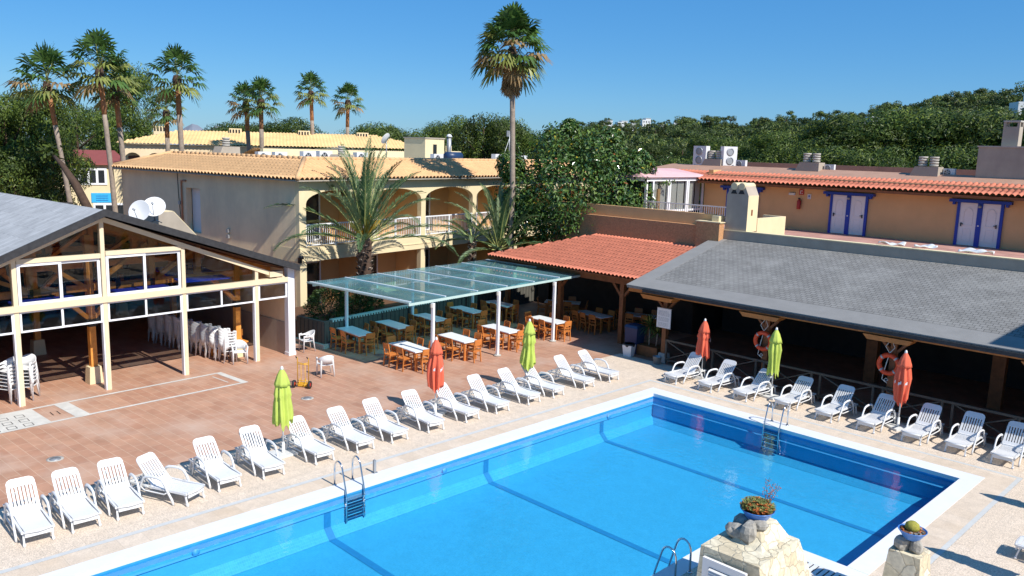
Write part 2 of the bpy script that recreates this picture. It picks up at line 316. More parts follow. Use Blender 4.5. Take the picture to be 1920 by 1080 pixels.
s_=MB(); sheet(s_,-.96,-.43,-32,.57,.006); sheet(s_,-.96,10.55,.57,1.18,.006); sheet(s_,9.98,10.55,-32,.57,.006)
struct('slab_border',s_,'slab','band of tan slabs just outside the white pool coping')
s_=MB(); sheet(s_,-1.09,-.96,-32,1.3,.008); sheet(s_,-.96,10.66,1.18,1.3,.008); sheet(s_,10.55,10.66,-32,1.18,.008)
struct('grey_strip',s_,'strip','thin light grey strip of tiles between slabs and pebble paving')
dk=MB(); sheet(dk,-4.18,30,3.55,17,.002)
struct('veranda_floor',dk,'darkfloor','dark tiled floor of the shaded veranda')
# pool: x 0..9.55, y -32..0 ; peninsula x>7.15 y<-6.75
PX,PY=9.55,0.0; QX,QY=7.15,-6.78; DEP=-.98; WL=-.13
pf=MB(); sheet(pf,0,PX,-32,0,DEP)
pool=thing('swimming_pool','large rectangular outdoor swimming pool with blue mosaic tiles and dark lane lines','swimming pool',(0,0,0)); pool['kind']='structure'
pf.build('pool_floor','poolfloor',pool)
def wallstrip(a,b,z0,z1,off=0.):
    q=MB(); a,b=Vector((*a,0)),Vector((*b,0)); n=(b-a).normalized().cross(Vector((0,0,1)))*-off
    q.quad(a+n+Vector((0,0,z0)),b+n+Vector((0,0,z0)),b+n+Vector((0,0,z1)),a+n+Vector((0,0,z1))); return q
wl=MB(); bd=MB(); lg=MB()
def merge(dst,src): dst.add(src.v,src.f)
segs=[((0,0),(0,-32),(1,0)),((PX,0),(0,0),(0,-1)),((PX,QY),(PX,0),(-1,0)),((QX,QY),(PX,QY),(0,1)),((QX,-32),(QX,QY),(-1,0))]
for a,b,n in segs:
    merge(wl,wallstrip(a,b,DEP,-.27)); merge(bd,wallstrip(a,b,-.27,-.092))
    # small sloped ledge
    A,B=Vector((*a,0)),Vector((*b,0)); nn=Vector((*n,0))*.04; l=Vector((0,0,-.33)); k=Vector((0,0,-.36))
    lg.quad(A+l,B+l,B+nn+k,A+nn+k)
wl.build('pool_wall','poolfloor',pool); bd.build('tile_band','poolband',pool); lg.build('ledge','ledge',pool)
# chamfer between wall and floor
cv=MB()
for a,b,n in segs:
    A,B=Vector((*a,0)),Vector((*b,0)); nn=Vector((*n,0)); cv.quad(A+nn*.004+Vector((0,0,DEP+.22)),B+nn*.004+Vector((0,0,DEP+.22)),B+nn*.22+Vector((0,0,DEP+.006)),A+nn*.22+Vector((0,0,DEP+.006)))
cv.build('cove','poolfloor',pool)
for y in (-2.72,-7.7,-12.7,-17.7):
    l=MB(); x1=PX-.25 if y>QY else QX-.25
    sheet(l,.22,x1,y-.09,y+.09,DEP+.010); l.quad((.008,y-.09,-.38),(.008,y+.09,-.38),(.008,y+.09,DEP+.22),(.008,y-.09,DEP+.22)); l.quad((.010,y-.09,DEP+.226),(.010,y+.09,DEP+.226),(.226,y+.09,DEP+.012),(.226,y-.09,DEP+.012))
    l.build('lane_line','lane',pool)
for y in (-2.4,-9.2,-15.8):
    l=MB(); l.xf=Matrix.Translation((.012,y,-.3))@Matrix.Rotation(R(90),4,'Y'); l.lathe([(.0,0),(.06,.0),(.08,.015),(.08,.02),(.0,.02)],n=18); l.build('underwater_light','ledge',pool)
# coping
cp=MB(); h=.012
cp.box(-.43,.0,-32,0,-.09,h); cp.box(-.43,PX+.43,0,.57,-.09,h); cp.box(PX,PX+.43,QY,0,-.09,h+.001); cp.box(QX,PX,QY-.42,QY,-.09,h); cp.box(QX,QX+.38,-32,QY-.42,-.09,h)
cp.box(PX,PX+.43,-12,QY,-.085,h-.004)
cp.build('coping','coping',pool)
wsh=MB(); sheet(wsh,.001,QX-.001,-32,-.001,WL); wsh.quad((QX-.001,QY+.001,WL),(PX-.001,QY+.001,WL),(PX-.001,-.001,WL),(QX-.001,-.001,WL))
tag(wsh.build('water','water'),'clear blue water filling the swimming pool','water',kind='structure')
pn=MB(); sheet(pn,QX+.38,PX+.44,-32,QY-.42,.009)
struct('peninsula_paving',pn,'pebble','beige paving of the platform that juts into the pool')
gr=thing('drain_grating','white slatted overflow grating set in the platform beside the stone pump house','grating',(0,0,0))
q=MB(); sheet(q,8.95,9.97,-7.62,-7.22,.014); q.build('channel','black',gr)
for i in range(9):
    q=MB(); q.box(8.98+i*.11,9.055+i*.11,-7.6,-7.24,.014,.03); q.build('slat','white',gr)
q=MB(); q.box(8.93,9.99,-7.66,-7.60,.012,.032); q.box(8.93,9.99,-7.24,-7.18,.012,.032); q.build('grating_frame','white',gr)
# painted court on terrace
ct=MB(); c1=(-11.28,-10.03); c2=(-9.62,-9.86); c3=(-9.14,-17.13); c4=(-11.05,-17.6)
def pb(mb,a,b,wd,z=.006):
    a,b=Vector((*a,z)),Vector((*b,z)); d=(b-a).normalized(); n=Vector((-d.y,d.x,0))*wd/2; mb.quad(a-n,b-n,b+n,a+n)
pb(ct,(-11.28,-10.03),(-10.55,-24),.12); pb(ct,(-9.66,-9.86),(-8.95,-24),.12,.007); pb(ct,(-11.33,-9.98),(-9.60,-9.82),.22,.008); pb(ct,(-10.95,-10.35),(-10.0,-10.25),.05,.008)
ct.quad((-11.0,-14.9,.009),(-9.33,-14.75,.009),(-9.31,-15.15,.009),(-10.98,-15.3,.009)); ct.quad((-10.93,-15.9,.009),(-9.28,-15.8,.009),(-9.1,-18.6,.009),(-10.75,-18.7,.009))
ct=struct('court_marking',ct,'court','pale grey painted shuffleboard court lines on the terracotta terrace')
cb=MB()
for i in range(6):
    for j in range(3):
        x=-10.55+j*.45+i*.03; y=-16.25-i*.42
        for (a,b,c,d) in ((x,x+.26,y,y+.02),(x,x+.26,y-.22,y-.2),(x,x+.02,y-.2,y),(x+.24,x+.26,y-.2,y)): sheet(cb,a,b,c,d,.012)
for (a,b,c,d) in ((-10.3,-9.95,-15.6,-15.58),(-10.3,-9.95,-15.42,-15.4)): sheet(cb,a,b,c,d,.012)
cb.build('court_number_boxes','black',ct)
for i,(x,y) in enumerate(((-6.8,-9.15),(-6.34,-16.58))):
    d=MB(); d.lathe([(.0,.0),(.13,.0),(.13,.012),(.0,.012)],(0,0,.002),18); o=thing('drain_cover',['round dark drain cover in the tiles beyond the lime parasol','round dark drain cover in the tiles behind the left loungers'][i],'drain',(x,y,0),0,'drain covers in the terrace'); d.build('grate','galv',o)
    d=MB(); d.lathe([(.135,.0),(.2,.0),(.2,.006),(.135,.006)],(0,0,.002),18,cap=False); d.build('rim','concrete',o)
# ================================================================ terrain
CX,CY=15.49,-22.34
crest=[(2400,230,22),(1920,220,18.5),(1700,220,15.5),(1500,260,13.3),(1320,350,18.5),(1120,400,19.5),(1000,450,14),(900,450,8),(800,450,3),(600,450,1),(0,450,0),(-500,450,0)]
crest=sorted([(camray_h(px) if px<1921 else R(90),D,H) for px,D,H in crest]+[(R(60),240,24),(R(20),260,22)])
def hillz(x,y):
    dx,dy=x-CX,y-CY; d=math.hypot(dx,dy); a=math.atan2(dy,dx)
    if a<0: a+=2*PI
    if a>PI*1.2: return 0
    pr=crest[0]; D,H=crest[0][1],crest[0][2]
    for c in crest:
        if c[0]>=a:
            k=(a-pr[0])/max(1e-6,c[0]-pr[0]); D=pr[1]+(c[1]-pr[1])*k; H=pr[2]+(c[2]-pr[2])*k; break
        pr=c
    else: D,H=crest[-1][1],crest[-1][2]
    if d<62: return 0
    k=min(1,(d-62)/(D-62)); s=k*k*(3-2*k)*.55+k*.45; z=H*s
    if d>D: z=H*max(.0,1-(d-D)/600)
    return z+ (math.sin(x*.03)*math.cos(y*.041)*.8+math.sin(x*.011+2)*.8)*min(1,H/15)*k
h=MB(); nA,nR=90,46; vs=[]; rad=[60+ (i/nR)**1.7*900 for i in range(nR+1)]
for i in range(nR+1):
    for j in range(nA+1):
        a=R(62)+(R(190)-R(62))*j/nA; x=CX+rad[i]*math.cos(a); y=CY+rad[i]*math.sin(a); vs.append((x,y,hillz(x,y)-.02))
fs=[(i*(nA+1)+j,i*(nA+1)+j+1,(i+1)*(nA+1)+j+1,(i+1)*(nA+1)+j) for i in range(nR) for j in range(nA)]
h.smooth=True; h.add(vs,[f[::-1] for f in fs]); struct('hill',h,'hill','wooded hillside rising to the right behind the hotel')
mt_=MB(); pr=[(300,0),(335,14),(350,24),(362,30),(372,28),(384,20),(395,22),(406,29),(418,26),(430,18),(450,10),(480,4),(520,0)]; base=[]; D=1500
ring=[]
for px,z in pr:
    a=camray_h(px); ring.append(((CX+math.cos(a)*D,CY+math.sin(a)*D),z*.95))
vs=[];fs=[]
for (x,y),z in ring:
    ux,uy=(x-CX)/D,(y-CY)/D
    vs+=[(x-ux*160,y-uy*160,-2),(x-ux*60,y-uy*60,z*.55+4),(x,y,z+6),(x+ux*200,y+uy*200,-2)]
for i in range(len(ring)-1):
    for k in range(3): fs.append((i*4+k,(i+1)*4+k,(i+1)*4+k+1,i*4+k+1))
mt_.add(vs,fs); struct('mountain',mt_,'mtn','small mountain painted in hazy grey-blue far away on the horizon between palms')
# ================================================================ cream hotel block with arched balconies
hb=thing('hotel_block','cream two-storey hotel block with arched balconies and sandy tiled roof','building',(-17,-3.4,0),R(99))
FL=24.8; DEEP=14.8
piers=[(0,.38),(3.9,4.24),(7.95,8.29),(12.2,12.54),(16.3,16.64),(20.4,20.74),(24.4,24.8)]
q=MB()
for a,b in piers: q.box(a,b,0,.28,0,2.72); q.box(a,b,0,.28,3.34,6.45)
for (a0,a),(b,b0) in zip(piers[:-1],piers[1:]):
    n=14; mid=(a+b)/2; hw=(b-a)/2
    zz=lambda x:5.32+.58*math.sqrt(max(0,1-((x-mid)/hw)**2))
    for i in range(n):
        t0=-math.cos(PI*i/n); t1=-math.cos(PI*(i+1)/n); x0,x1=mid+hw*t0,mid+hw*t1; z0,z1=zz(x0),zz(x1)
        q.hexa([(x0,0,z0),(x1,0,z1),(x1,.28,z1),(x0,.28,z0),(x0,0,6.45),(x1,0,6.45),(x1,.28,6.45),(x0,.28,6.45)])
q.build('arched_facade','cream',hb)
q=MB(); q.box(-.02,FL,-.06,1.9,2.72,3.34); q.box(-.03,FL,-.085,-.06,2.98,3.02); q.build('balcony_fascia','cream',hb)
q=MB(); q.box(0,FL,1.9,2.1,0,6.45)
for a,b in piers: q.box((a+b)/2-.08,(a+b)/2+.08,.28,1.9,0,2.72); q.box((a+b)/2-.08,(a+b)/2+.08,.28,1.9,3.34,6.45)
q.box(.38,FL,.28,1.9,6.3,6.44); q.build('balcony_wall','balcony',hb)
# end wall with door recess
q=MB(); q.box(-.004,.3,.28,7.5,0,6.45); q.box(-.004,.3,8.72,DEEP,0,6.45); q.box(-.004,.3,7.5,8.72,0,3.38); q.box(-.004,.3,7.5,8.72,5.62,6.45); q.box(.3,FL,DEEP-.3,DEEP,0,6.45); q.box(FL-.01,FL+.2,2.1,DEEP,0,6.45)
q.build('end_wall','tanwall',hb)
q=MB(); q.box(.34,.42,7.5,8.72,3.38,5.62); q.box(.30,.34,7.46,7.52,3.38,5.62); d=q.build('door','lilac',hb)
q=MB(); q.box(.29,.34,7.62,7.66,4.35,4.47); q.build('handle','galv',d)
q=MB(); q.tube([(-.06,9.03,3.2),(-.06,9.03,5.95),(-.06,8.8,5.97),(-.06,8.62,5.97)],.045); q.build('vent_pipe','capband',hb)
q=MB(); q.tube([(-.03,9.2,3.9),(-.03,9.35,5.2),(-.03,9.4,6.3)],.015); q.build('cable','black',hb)
for (v,z) in ((5.2,3.74),(5.2,3.46),(9.2,4.85)):
    q=MB(); q.box(-.12,-.004,v-.07,v+.07,z-.1,z+.08); q.build('wall_lamp','galv',hb)
q=MB(); q.box(-.14,.0,-.16,-.02,2.7,2.95); q.lathe([(.0,0),(.13,.0),(.1,.14),(.02,.16)],(-.09,-.2,2.9)); q.build('corner_lantern','black',hb)
# windows / doors behind balconies, railings
for i,((a0,a),(b,b0)) in enumerate(zip(piers[:-1],piers[1:])):
    for zb,ht in ((3.4,2.25),(.05,2.25)):
        x0,x1=a+.25,a+2.35
        q=MB(); q.box(x0,x1,1.86,1.895,zb,zb+ht); gw=q.build('balcony_window','darkglass',hb)
        q=MB()
        for xx in (x0-.03,(x0+x1)/2-.035,x1-.04): q.box(xx,xx+.07,1.82,1.90,zb,zb+ht+.07)
        q.box(x0+.04,x1-.04,1.822,1.899,zb+ht,zb+ht+.07); q.box(x0+.04,x1-.04,1.822,1.899,zb-.02,zb+.05); q.build('window_frame','wframe',gw)
        if zb>3 and i in (0,1,2,4):
            q=MB(); q.smooth=True; n=22; L=.95; vs=[];fs=[]
            for k in range(n+1): xx=(x0+.06 if i%2==0 else x1-.06-L)+L*k/n; yy=1.835+.012*math.sin(k*1.9); vs+=[(xx,yy,zb+.08),(xx,yy,zb+ht-.1)]
            for k in range(n): fs.append((2*k,2*k+2,2*k+3,2*k+1))
            q.add(vs,fs); q.build('curtain','curtain',gw)
    q=MB(); q.box(a,b,.02,.07,4.34,4.40); q.box(a,b,.025,.065,3.42,3.46)
    n=int((b-a)/.125)
    for k in range(n+1):
        x=a+.03+(b-a-.06)*k/n; q.box(x-.011,x+.011,.034,.056,3.46,4.34)
    for x in (a+.02,(a+b)/2,b-.02): q.box(x-.03,x+.03,.015,.075,3.34,4.36)
    q.build('balcony_railing','wframe',hb)
    # balcony furniture block shade panel
# roof bands
RUN=2.35; RISE=.80; z0=6.44
q=MB()
S=(0,RUN,RISE); 
def kp(s,t): 
    u=t/math.hypot(RUN,RISE)*RUN; return s>u-.05
tile_sheet(q,(-.45,-.45,z0),(FL+.3,-.45,z0),S,keep=kp,rows=7,pitch=.27,amp=.06,row_step=.03); rf=q.build('front_roof','creamtile',hb)
q=MB()
def kp2(s,t):
    u=t/math.hypot(RUN,RISE)*RUN; return s>u-.05 and s<DEEP+.9-u+.05
tile_sheet(q,(-.45,DEEP+.45,z0),(-.45,-.45,z0),(RUN,0,RISE),keep=lambda s,t:kp2(s,t),rows=7,pitch=.27,amp=.06,row_step=.03); q.build('end_roof','creamtile',hb)
q=MB(); 
q.tube([(-.45,-.45,z0+.03),(RUN-.45,RUN-.45,z0+RISE+.05)],.11,8); q.tube([(-.45,DEEP+.45,z0+.03),(RUN-.45,DEEP+.45-RUN,z0+RISE+.05)],.11,8)
L=FL+.5
for i in range(int(L/.4)):
    x=RUN-.45+i*.4
    if x<FL: q.tube([(x,RUN-.45,z0+RISE+.02),(x+.42,RUN-.45,z0+RISE+.06)],[.115,.095],8)
for i in range(int((DEEP+.9-2*RUN)/.4)+1):
    y=RUN-.45+i*.4; q.tube([(RUN-.45,y,z0+RISE+.02),(RUN-.45,y+.42,z0+RISE+.06)],[.115,.095],8)
q.build('ridge_caps','creamtile',hb)
q=MB(); q.box(-.43,FL,-.43,.0,z0-.10,z0-.05); q.box(-.43,-.02,.0,DEEP+.4,z0-.10,z0-.05); q.build('eave_soffit','greyren',hb)
q=MB(); q.box(RUN-.6,FL,RUN-.6,DEEP+.5-RUN,6.5,z0+RISE-.22); q.build('flat_roof','concrete',hb)
q=MB(); q.box(RUN+5,FL,DEEP-2.6,DEEP-2.3,7.1,7.62); q.build('roof_parapet','cream',hb)
q=MB(); tile_sheet(q,(RUN+4.7,DEEP-2.2,7.60),(FL,DEEP-2.2,7.60),(0,1.6,-.5),rows=4); q.build('rear_roof','creamtile',hb)
# ================================================================ rooftop equipment helper (world coords via local matrix)
HM=Matrix.Translation((-17,-3.4,0))@Matrix.Rotation(R(99),4,'Z')
def loc_w(s,v,z): return HM@Vector((s,v,z))
def ac_unit():
    t=thing('air_conditioner','','air conditioner',(0,0,0))
    q=MB(); q.box(-.42,.42,-.16,.16,.06,.66); q.build('casing','white',t)
    q=MB(); q.box(-.36,-.28,-.12,.12,0,.06); q.box(.28,.36,-.12,.12,0,.06); q.build('feet','black',t)
    q=MB(); q.xf=Matrix.Translation((-.12,-.165,.36))@Matrix.Rotation(R(90),4,'X'); q.lathe([(.235,0),(.24,.012),(.21,.02)],n=20,cap=False); q.lathe([(.0,.012),(.05,.012),(.05,.0)],n=10)
    for k in range(6):
        a=k*PI/3; q.obox((.12*math.cos(a),.12*math.sin(a),.006),(math.cos(a),math.sin(a),0),(-math.sin(a),math.cos(a),0),(0,0,1),.08,.04,.003)
    q.build('fan_grille','galv',t)
    q=MB(); q.xf=Matrix.Translation((-.12,-.162,.36))@Matrix.Rotation(R(90),4,'X'); q.lathe([(0,0),(.20,0)],n=20,cap=False); q.build('fan_opening','black',t)
    return t
ac0=ac_unit(); acn=0
def put_ac(p,rz,label,sc=1.,group='air conditioning units on the hotel roofs'):
    global acn; place(ac0,acn>0,p,rz,label,group,sc); acn+=1
for (s,v,lab,sc) in ((2.5,5.8,'white air conditioner at the left end of the sandy roof',.9),(3.6,5.9,'second white air conditioner from the left on the sandy roof',.9),(5.2,5.6,'white air conditioner on the sandy roof left of the date palm top',1.),(6.3,5.6,'white air conditioner on the sandy roof just behind the date palm tips',1.05),
   (8.4,5,'white air conditioner right of the date palm tips on the sandy roof',1.),(14.2,4.5,'white air conditioner at the left of the rooftop clutter by the stair hut',1.),(15.2,4.3,'white air conditioner in front of the roof stair hut',1.05),(20.3,4.5,'white air conditioner beside the television aerial mast',1.1),(21.6,4.4,'white air conditioner just right of the television aerial mast',1.1),(23.2,4.6,'white air conditioner at the far right of the sandy roof by the tall palm',1.)):
    put_ac(loc_w(s,v,6.92),R(99),lab,sc)
def vent_pots(n=2,lab='',loc=(0,0,0),rz=0,base=True,grp='rooftop chimneys with round vent pots',h=.45):
    t=thing('roof_chimney',lab,'chimney',loc,rz,grp)
    if base:
        q=MB(); q.hexa([(-.68,-.35,0),(.60,-.35,0),(.60,.35,0),(-.68,.35,0),(-.45,-.35,h),(.60,-.35,h),(.60,.35,h),(-.45,.35,h)]); q.build('chimney_base','greyren',t)
    for i in range(n):
        x=-.22+.5*i if n==2 else 0
        q=MB()
        for k in range(4): q.lathe([(.16,0),(.19,.0),(.205,.09),(.16,.09)],(x,0,(h if base else 0)+.02+k*.12),14)
        q.lathe([(.155,0),(.155,.46)],(x,0,(h if base else 0)),14); q.build('vent_pot','concrete',t)
    return t
vent_pots(1,'round vent pot rising behind the ridge left of the pair of palms',loc_w(2.6,9,7.2),R(99),h=.5)
vent_pots(1,'round vent pot on the sandy roof beside the date palm tips',loc_w(7.0,5,7.1),R(99),h=.35)
q=MB(); q.box(-.9,.9,-.9,.9,0,1.35); hut=thing('stair_hut','cream flat-topped stair hut on the sandy tiled roof','roof hut',loc_w(15.8,7.0,7.15),R(99)); q.build('wall','cream',hut)
q=MB(); q.box(-.16,.16,-.93,-.9,.35,1.0); q.build('window','darkglass',hut); q=MB(); q.box(-.95,.95,-.95,.95,1.35,1.42); q.build('roof_slab','greyren',hut)
q=MB(); q.box(.0,1.7,-.4,.9,0,.6); q.box(.9,1.2,.0,.3,.6,.95); q.build('low_block','cream',thing('roof_block','low cream masonry block right of the roof stair hut','roof block',loc_w(17.3,7.0,7.15),R(99)))
q=MB(); q.tube([(0,0,0),(0,0,1.45)],.15,12); t=thing('flue','shiny metal flue pipe right of the roof stair hut','flue',loc_w(17.3,6.2,7.15)); q.build('pipe','galv',t); q=MB(); q.lathe([(.0,.0),(.22,.0),(.12,.16),(.0,.2)],(0,0,1.5),14); q.build('cowl','white',t)
t=thing('satellite_dish','white satellite dish on the sandy roof among the rooftop clutter','satellite dish',loc_w(9.6,4.2,7.15),R(20)); q=MB(); q.tube([(0,0,0),(0,0,1.15)],.03); q.build('mast','galv',t)
q=MB(); q.xf=Matrix.Translation((0,0,1.2))@Matrix.Rotation(R(-60),4,'Y'); q.lathe([(.02,.0),(.2,.02),(.33,.07),(.34,.075),(.2,.03),(.0,.01)],n=18); q.build('dish','white',t)
am=thing('aerial_mast','television aerial mast with grey panel antennas and guy wires on the sandy roof','aerial',loc_w(20.9,4.0,7.1),R(20))
q=MB(); q.tube([(0,0,0),(0,0,2.1)],.035); q.build('mast','galv',am)
q=MB(); q.box(-.02,.02,-.42,-.1,1.72,2.1); q.box(-.02,.02,.05,.5,1.7,2.05); q.bar((0,-.4,1.9),(0,.45,1.85),.03,.03); q.build('panel_antenna','galv',am)
for d_ in ((0,1.3,0),(0,-1.2,0)):
    q=MB(); q.tube([d_,(0,0,1.6)],.015,5); q.build('guy_rod','whiteold',am)
# clutter behind roof (tanks)
q=MB(); q.tube([(-.6,0,.3),(.6,0,.3)],.28,14); t=thing('water_tank','dark cylindrical tank lying on the sandy roof before the stair hut','tank',loc_w(14.7,3.6,7.15),R(99)); q.build('tank_body','navy',t); q=MB(); q.box(-.4,-.3,-.2,.2,0,.1); q.box(.3,.4,-.2,.2,0,.1); q.build('cradle','concrete',t)
# ================================================================ far yellow-roofed block
fy=thing('arcaded_block','long yellow-roofed hotel block with arcade of arches behind the palms','building',(-58.1,3.7,0),math.atan2(23,12.9))
LF=26.6
q=MB(); tile_sheet(q,(-.5,-.5,7.55),(LF+.6,-.5,7.75),(0,6,1.25),pitch=.3,amp=.04,rows=8,sub=4,keep=lambda s,t:(s>t*.75-.1 and s<LF+1.1-t*.9+.1)); q.build('roof','yellowtile',fy)
q=MB(); q.box(0,LF,.8,8,0,7.5); q.build('wall','tanwall',fy)
q=MB(); nb=15; bw=LF/nb
for i in range(nb+1): q.box(max(0,i*bw-.18),min(LF,i*bw+.18),-.1,.2,0,7.5)
for i in range(nb):
    a,b=i*bw+.18,(i+1)*bw-.18; mid=(a+b)/2; hw=(b-a)/2
    for k in range(8):
        x0,x1=mid-hw*math.cos(PI*k/8),mid-hw*math.cos(PI*(k+1)/8); za=6.05+.75*math.sqrt(max(0,1-((x0-mid)/hw)**2)); zb=6.05+.75*math.sqrt(max(0,1-((x1-mid)/hw)**2))
        q.hexa([(x0,-.1,za),(x1,-.1,zb),(x1,.2,zb),(x0,.2,za),(x0,-.1,7.5),(x1,-.1,7.5),(x1,.2,7.5),(x0,.2,7.5)])
q.build('arcade','tanwall',fy)
q=MB(); q.box(0,LF,-.05,.15,3.2,5.6); q.build('parapet','greyren',fy)
for i in range(nb):
    q=MB(); q.box(i*bw+.4,i*bw+1.3,.77,.79,4.5,6.5); q.build('window','darkglass',fy)
for s,l in ((2.5,'left end of the yellow roof'),(9.0,'yellow roof left of the paired palms'),(15.2,'yellow roof between the paired palms and the lone palm'),(20.7,'right part of the yellow roof behind the date palm')):
    t=thing('ridge_chimney','pale boxy chimney at the '+l if s<3 else 'pale boxy chimney on the '+l,'chimney',fy.matrix_world@Vector((0,0,0)),0,'chimneys along the yellow roof')
    aa=fy.rotation_euler.z; x,y=rot2(s,5.0,aa); t.location=(-58.1+x,3.7+y,8.4); t.rotation_euler.z=aa
    q=MB(); q.box(-.55,.55,-.3,.3,0,.75); q.build('stack','cream',t); q=MB()
    for k in range(4): q.box(-.5+k*.26,-.36+k*.26,-.32,-.301,.3,.65)
    q.build('vent_slots','black',t)
# ================================================================ left cream annex behind pines
lb=thing('annex_building','cream annex with maroon roof white-framed windows and small blue sign','building',(-50.8,-7.0,0),math.atan2(7.2,2.1))
q=MB(); q.box(-8,5.0,.6,7,0,6.0); q.box(2.45,7.9,-.3,.6,0,6.0); q.box(-8,2.4,-.4,.6,0,1.6); q.box(-1.6,-1.3,-.5,.6,0,7.0); q.box(2.2,2.5,-.8,.6,0,7.7); q.build('wall','cream',lb)
q=MB(); q.hexa([(2.5,-.6,6.0),(8.2,-.6,6.0),(8.2,7,6.0),(2.5,7,6.0),(2.5,-.4,6.1),(8.2,-.4,6.1),(7.4,4,7.0),(2.9,4,7.0)]); q.build('roof','maroon',lb)
for (a,b,c,d) in ((4.2,6.6,4.55,5.75),(5.6,7.8,1.9,3.2)):
    q=MB(); q.box(a,b,-.36,-.301,c,d); wf=q.build('window_frame','wframe',lb); n=4 if c>4 else 3
    for k in range(n):
        q=MB(); x=a+.14+k*(b-a-.14)/n; q.box(x,x+(b-a-.14)/n-.16,-.37,-.361,c+.14,d-.14); q.build('pane','darkglass',wf)
q=MB(); q.box(5.5,6.9,-.34,-.301,3.25,3.95); bs=q.build('blue_sign','poolfloor',lb)
q=MB()
for k in range(3): q.box(5.8,6.6,-.35,-.341,3.4+k*.16,3.43+k*.16)
q.build('sign_lettering','blue',bs)
q=MB(); q.box(-1.2,2.3,.2,.55,2.6,3.4); q.build('balcony_panel','tanwall',lb)
q=MB(); q.box(-1.2,2.3,.56,.58,3.4,5.4); q.build('awning','wood',lb)
# ================================================================ right building (terrace level 4.4)
rb=thing('upper_lodge','long orange lodge with blue framed doors above the grey veranda roof','building',(0,0,0))
W0,W1=-9.3,31
q=MB(); q.box(W0,W1,17.1,17.4,4.4,7.0); q.box(W0,W0+.3,17.4,24,0,7.2); q.build('front_wall','orange',rb)
q=MB(); tile_sheet(q,(W0-4.4,16.25,6.70),(W1,16.25,6.70),(0,1.75,.42),pitch=.235,amp=.05,rows=3); q.build('tile_eave','redtile',rb)
q=MB(); q.box(W0,W1,16.35,17.1,6.50,6.62); q.build('eave_soffit','darkwood',rb)
q=MB(); q.hexa([(W0-4.5,17.95,7.0),(W1,17.95,7.0),(W1,19.4,7.0),(W0-3.5,19.4,7.0),(W0-4.5,17.95,7.12),(W1,17.95,7.12),(W1,19.2,7.40),(W0-3.6,19.2,7.44)]); q.box(W0-3.6,W1,19.4,25.8,7.0,7.30); q.box(W0-3.0,W1,25.8,26.0,7.0,7.62); q.box(W0,W1,17.4,17.95,6.9,7.0); q.build('roof_band','capband',rb)
q=MB(); q.box(-3.55,W1,9.45,17.1,4.05,4.40); q.box(-9.3,-3.55,13.2,17.1,4.05,4.40); q.build('terrace_floor','pinkfloor',rb)
q=MB(); q.box(-3.62,W1,9.15,9.45,3.9,4.80); q.build('terrace_parapet','greyren',rb); q=MB(); q.box(-3.64,W1,9.13,9.47,4.80,4.84); q.build('parapet_cap','cream',rb)
q=MB(); q.box(W0,W1,17.3,24,0,4.05); q.box(-4,W1,11.3,11.6,0,4.0); q.build('base_wall','greyren',rb)
def door_pair(x0,x1):
    q=MB(); q.box(x0-.12,x0,17.0,17.1,4.4,6.29); q.box(x1,x1+.12,17.0,17.1,4.4,6.29); q.box((x0+x1)/2-.1,(x0+x1)/2+.1,17.0,17.1,4.4,6.29); q.box(x0-.42,x1+.42,16.82,17.1,6.29,6.42)
    q.box(x0-.30,x0-.2,16.9,17.1,6.17,6.285); q.box(x1+.2,x1+.30,16.9,17.1,6.17,6.285)
    fr=q.build('door_frame','blue',rb)
    for a,b,hs in ((x0,(x0+x1)/2-.1,1),((x0+x1)/2+.1,x1,-1)):
        q=MB(); q.box(a,b,17.04,17.1,4.42,6.27)
        mid=(a+b)/2; hw=(b-a)/2-.17
        for (za,zb) in ((4.62,5.15),):
            for (c,d,e,f) in ((mid-hw,mid+hw,za,za+.03),(mid-hw,mid+hw,zb-.03,zb),(mid-hw,mid-hw+.03,za+.03,zb-.03),(mid+hw-.03,mid+hw,za+.03,zb-.03)): q.box(c,d,17.022,17.04,e,f)
        pts=[(mid-hw,5.3),(mid-hw,5.8)]+[(mid-hw*math.cos(PI*k/8),5.8+.24*math.sin(PI*k/8)) for k in range(1,8)]+[(mid+hw,5.8),(mid+hw,5.3),(mid-hw,5.3)]
        for (u,v),(u2,v2) in zip(pts[:-1],pts[1:]): q.bar((u,17.03,v),(u2,17.03,v2),.03,.03,(0,1,0))
        dr=q.build('door','lilac',rb)
        q=MB(); hx=(a+.1 if hs>0 else b-.1); q.box(hx-.02,hx+.02,16.99,17.04,5.24,5.4); q.box(hx-.02,hx+.1*hs if hs>0 else hx+.02,16.97,16.99,5.33,5.36) if hs>0 else q.box(hx-.1,hx+.02,16.97,16.99,5.33,5.36); q.build('handle','black',dr)
    q=MB(); q.lathe([(.0,0),(.06,.0),(.07,.06),(.04,.12),(0,.13)],((x0+x1)/2,16.93,6.08),10); q.build('lamp','galv',fr)
    q=MB(); q.box((x0+x1)/2-.03,(x0+x1)/2+.03,16.985,17.0,5.27,5.33); q.build('door_knob','white',fr)
for a,b in ((-2.03,-.44),(3.70,5.29),(-7.75,-6.11),(9.6,11.2)): door_pair(a,b)
fe=thing('fire_extinguisher','red fire extinguisher hung on the orange wall left of the blue doors','fire extinguisher',(-3.73,16.98,5.45))
q=MB(); q.lathe([(.0,0),(.09,.0),(.095,.05),(.095,.4),(.05,.47),(.03,.5),(.0,.5)],n=12); q.build('cylinder','red',fe); q=MB(); q.box(-.05,.05,-.02,.02,.5,.56); q.tube([(.04,0,.53),(.12,0,.45),(.11,0,.2)],.012,6); q.build('hose_valve','black',fe)
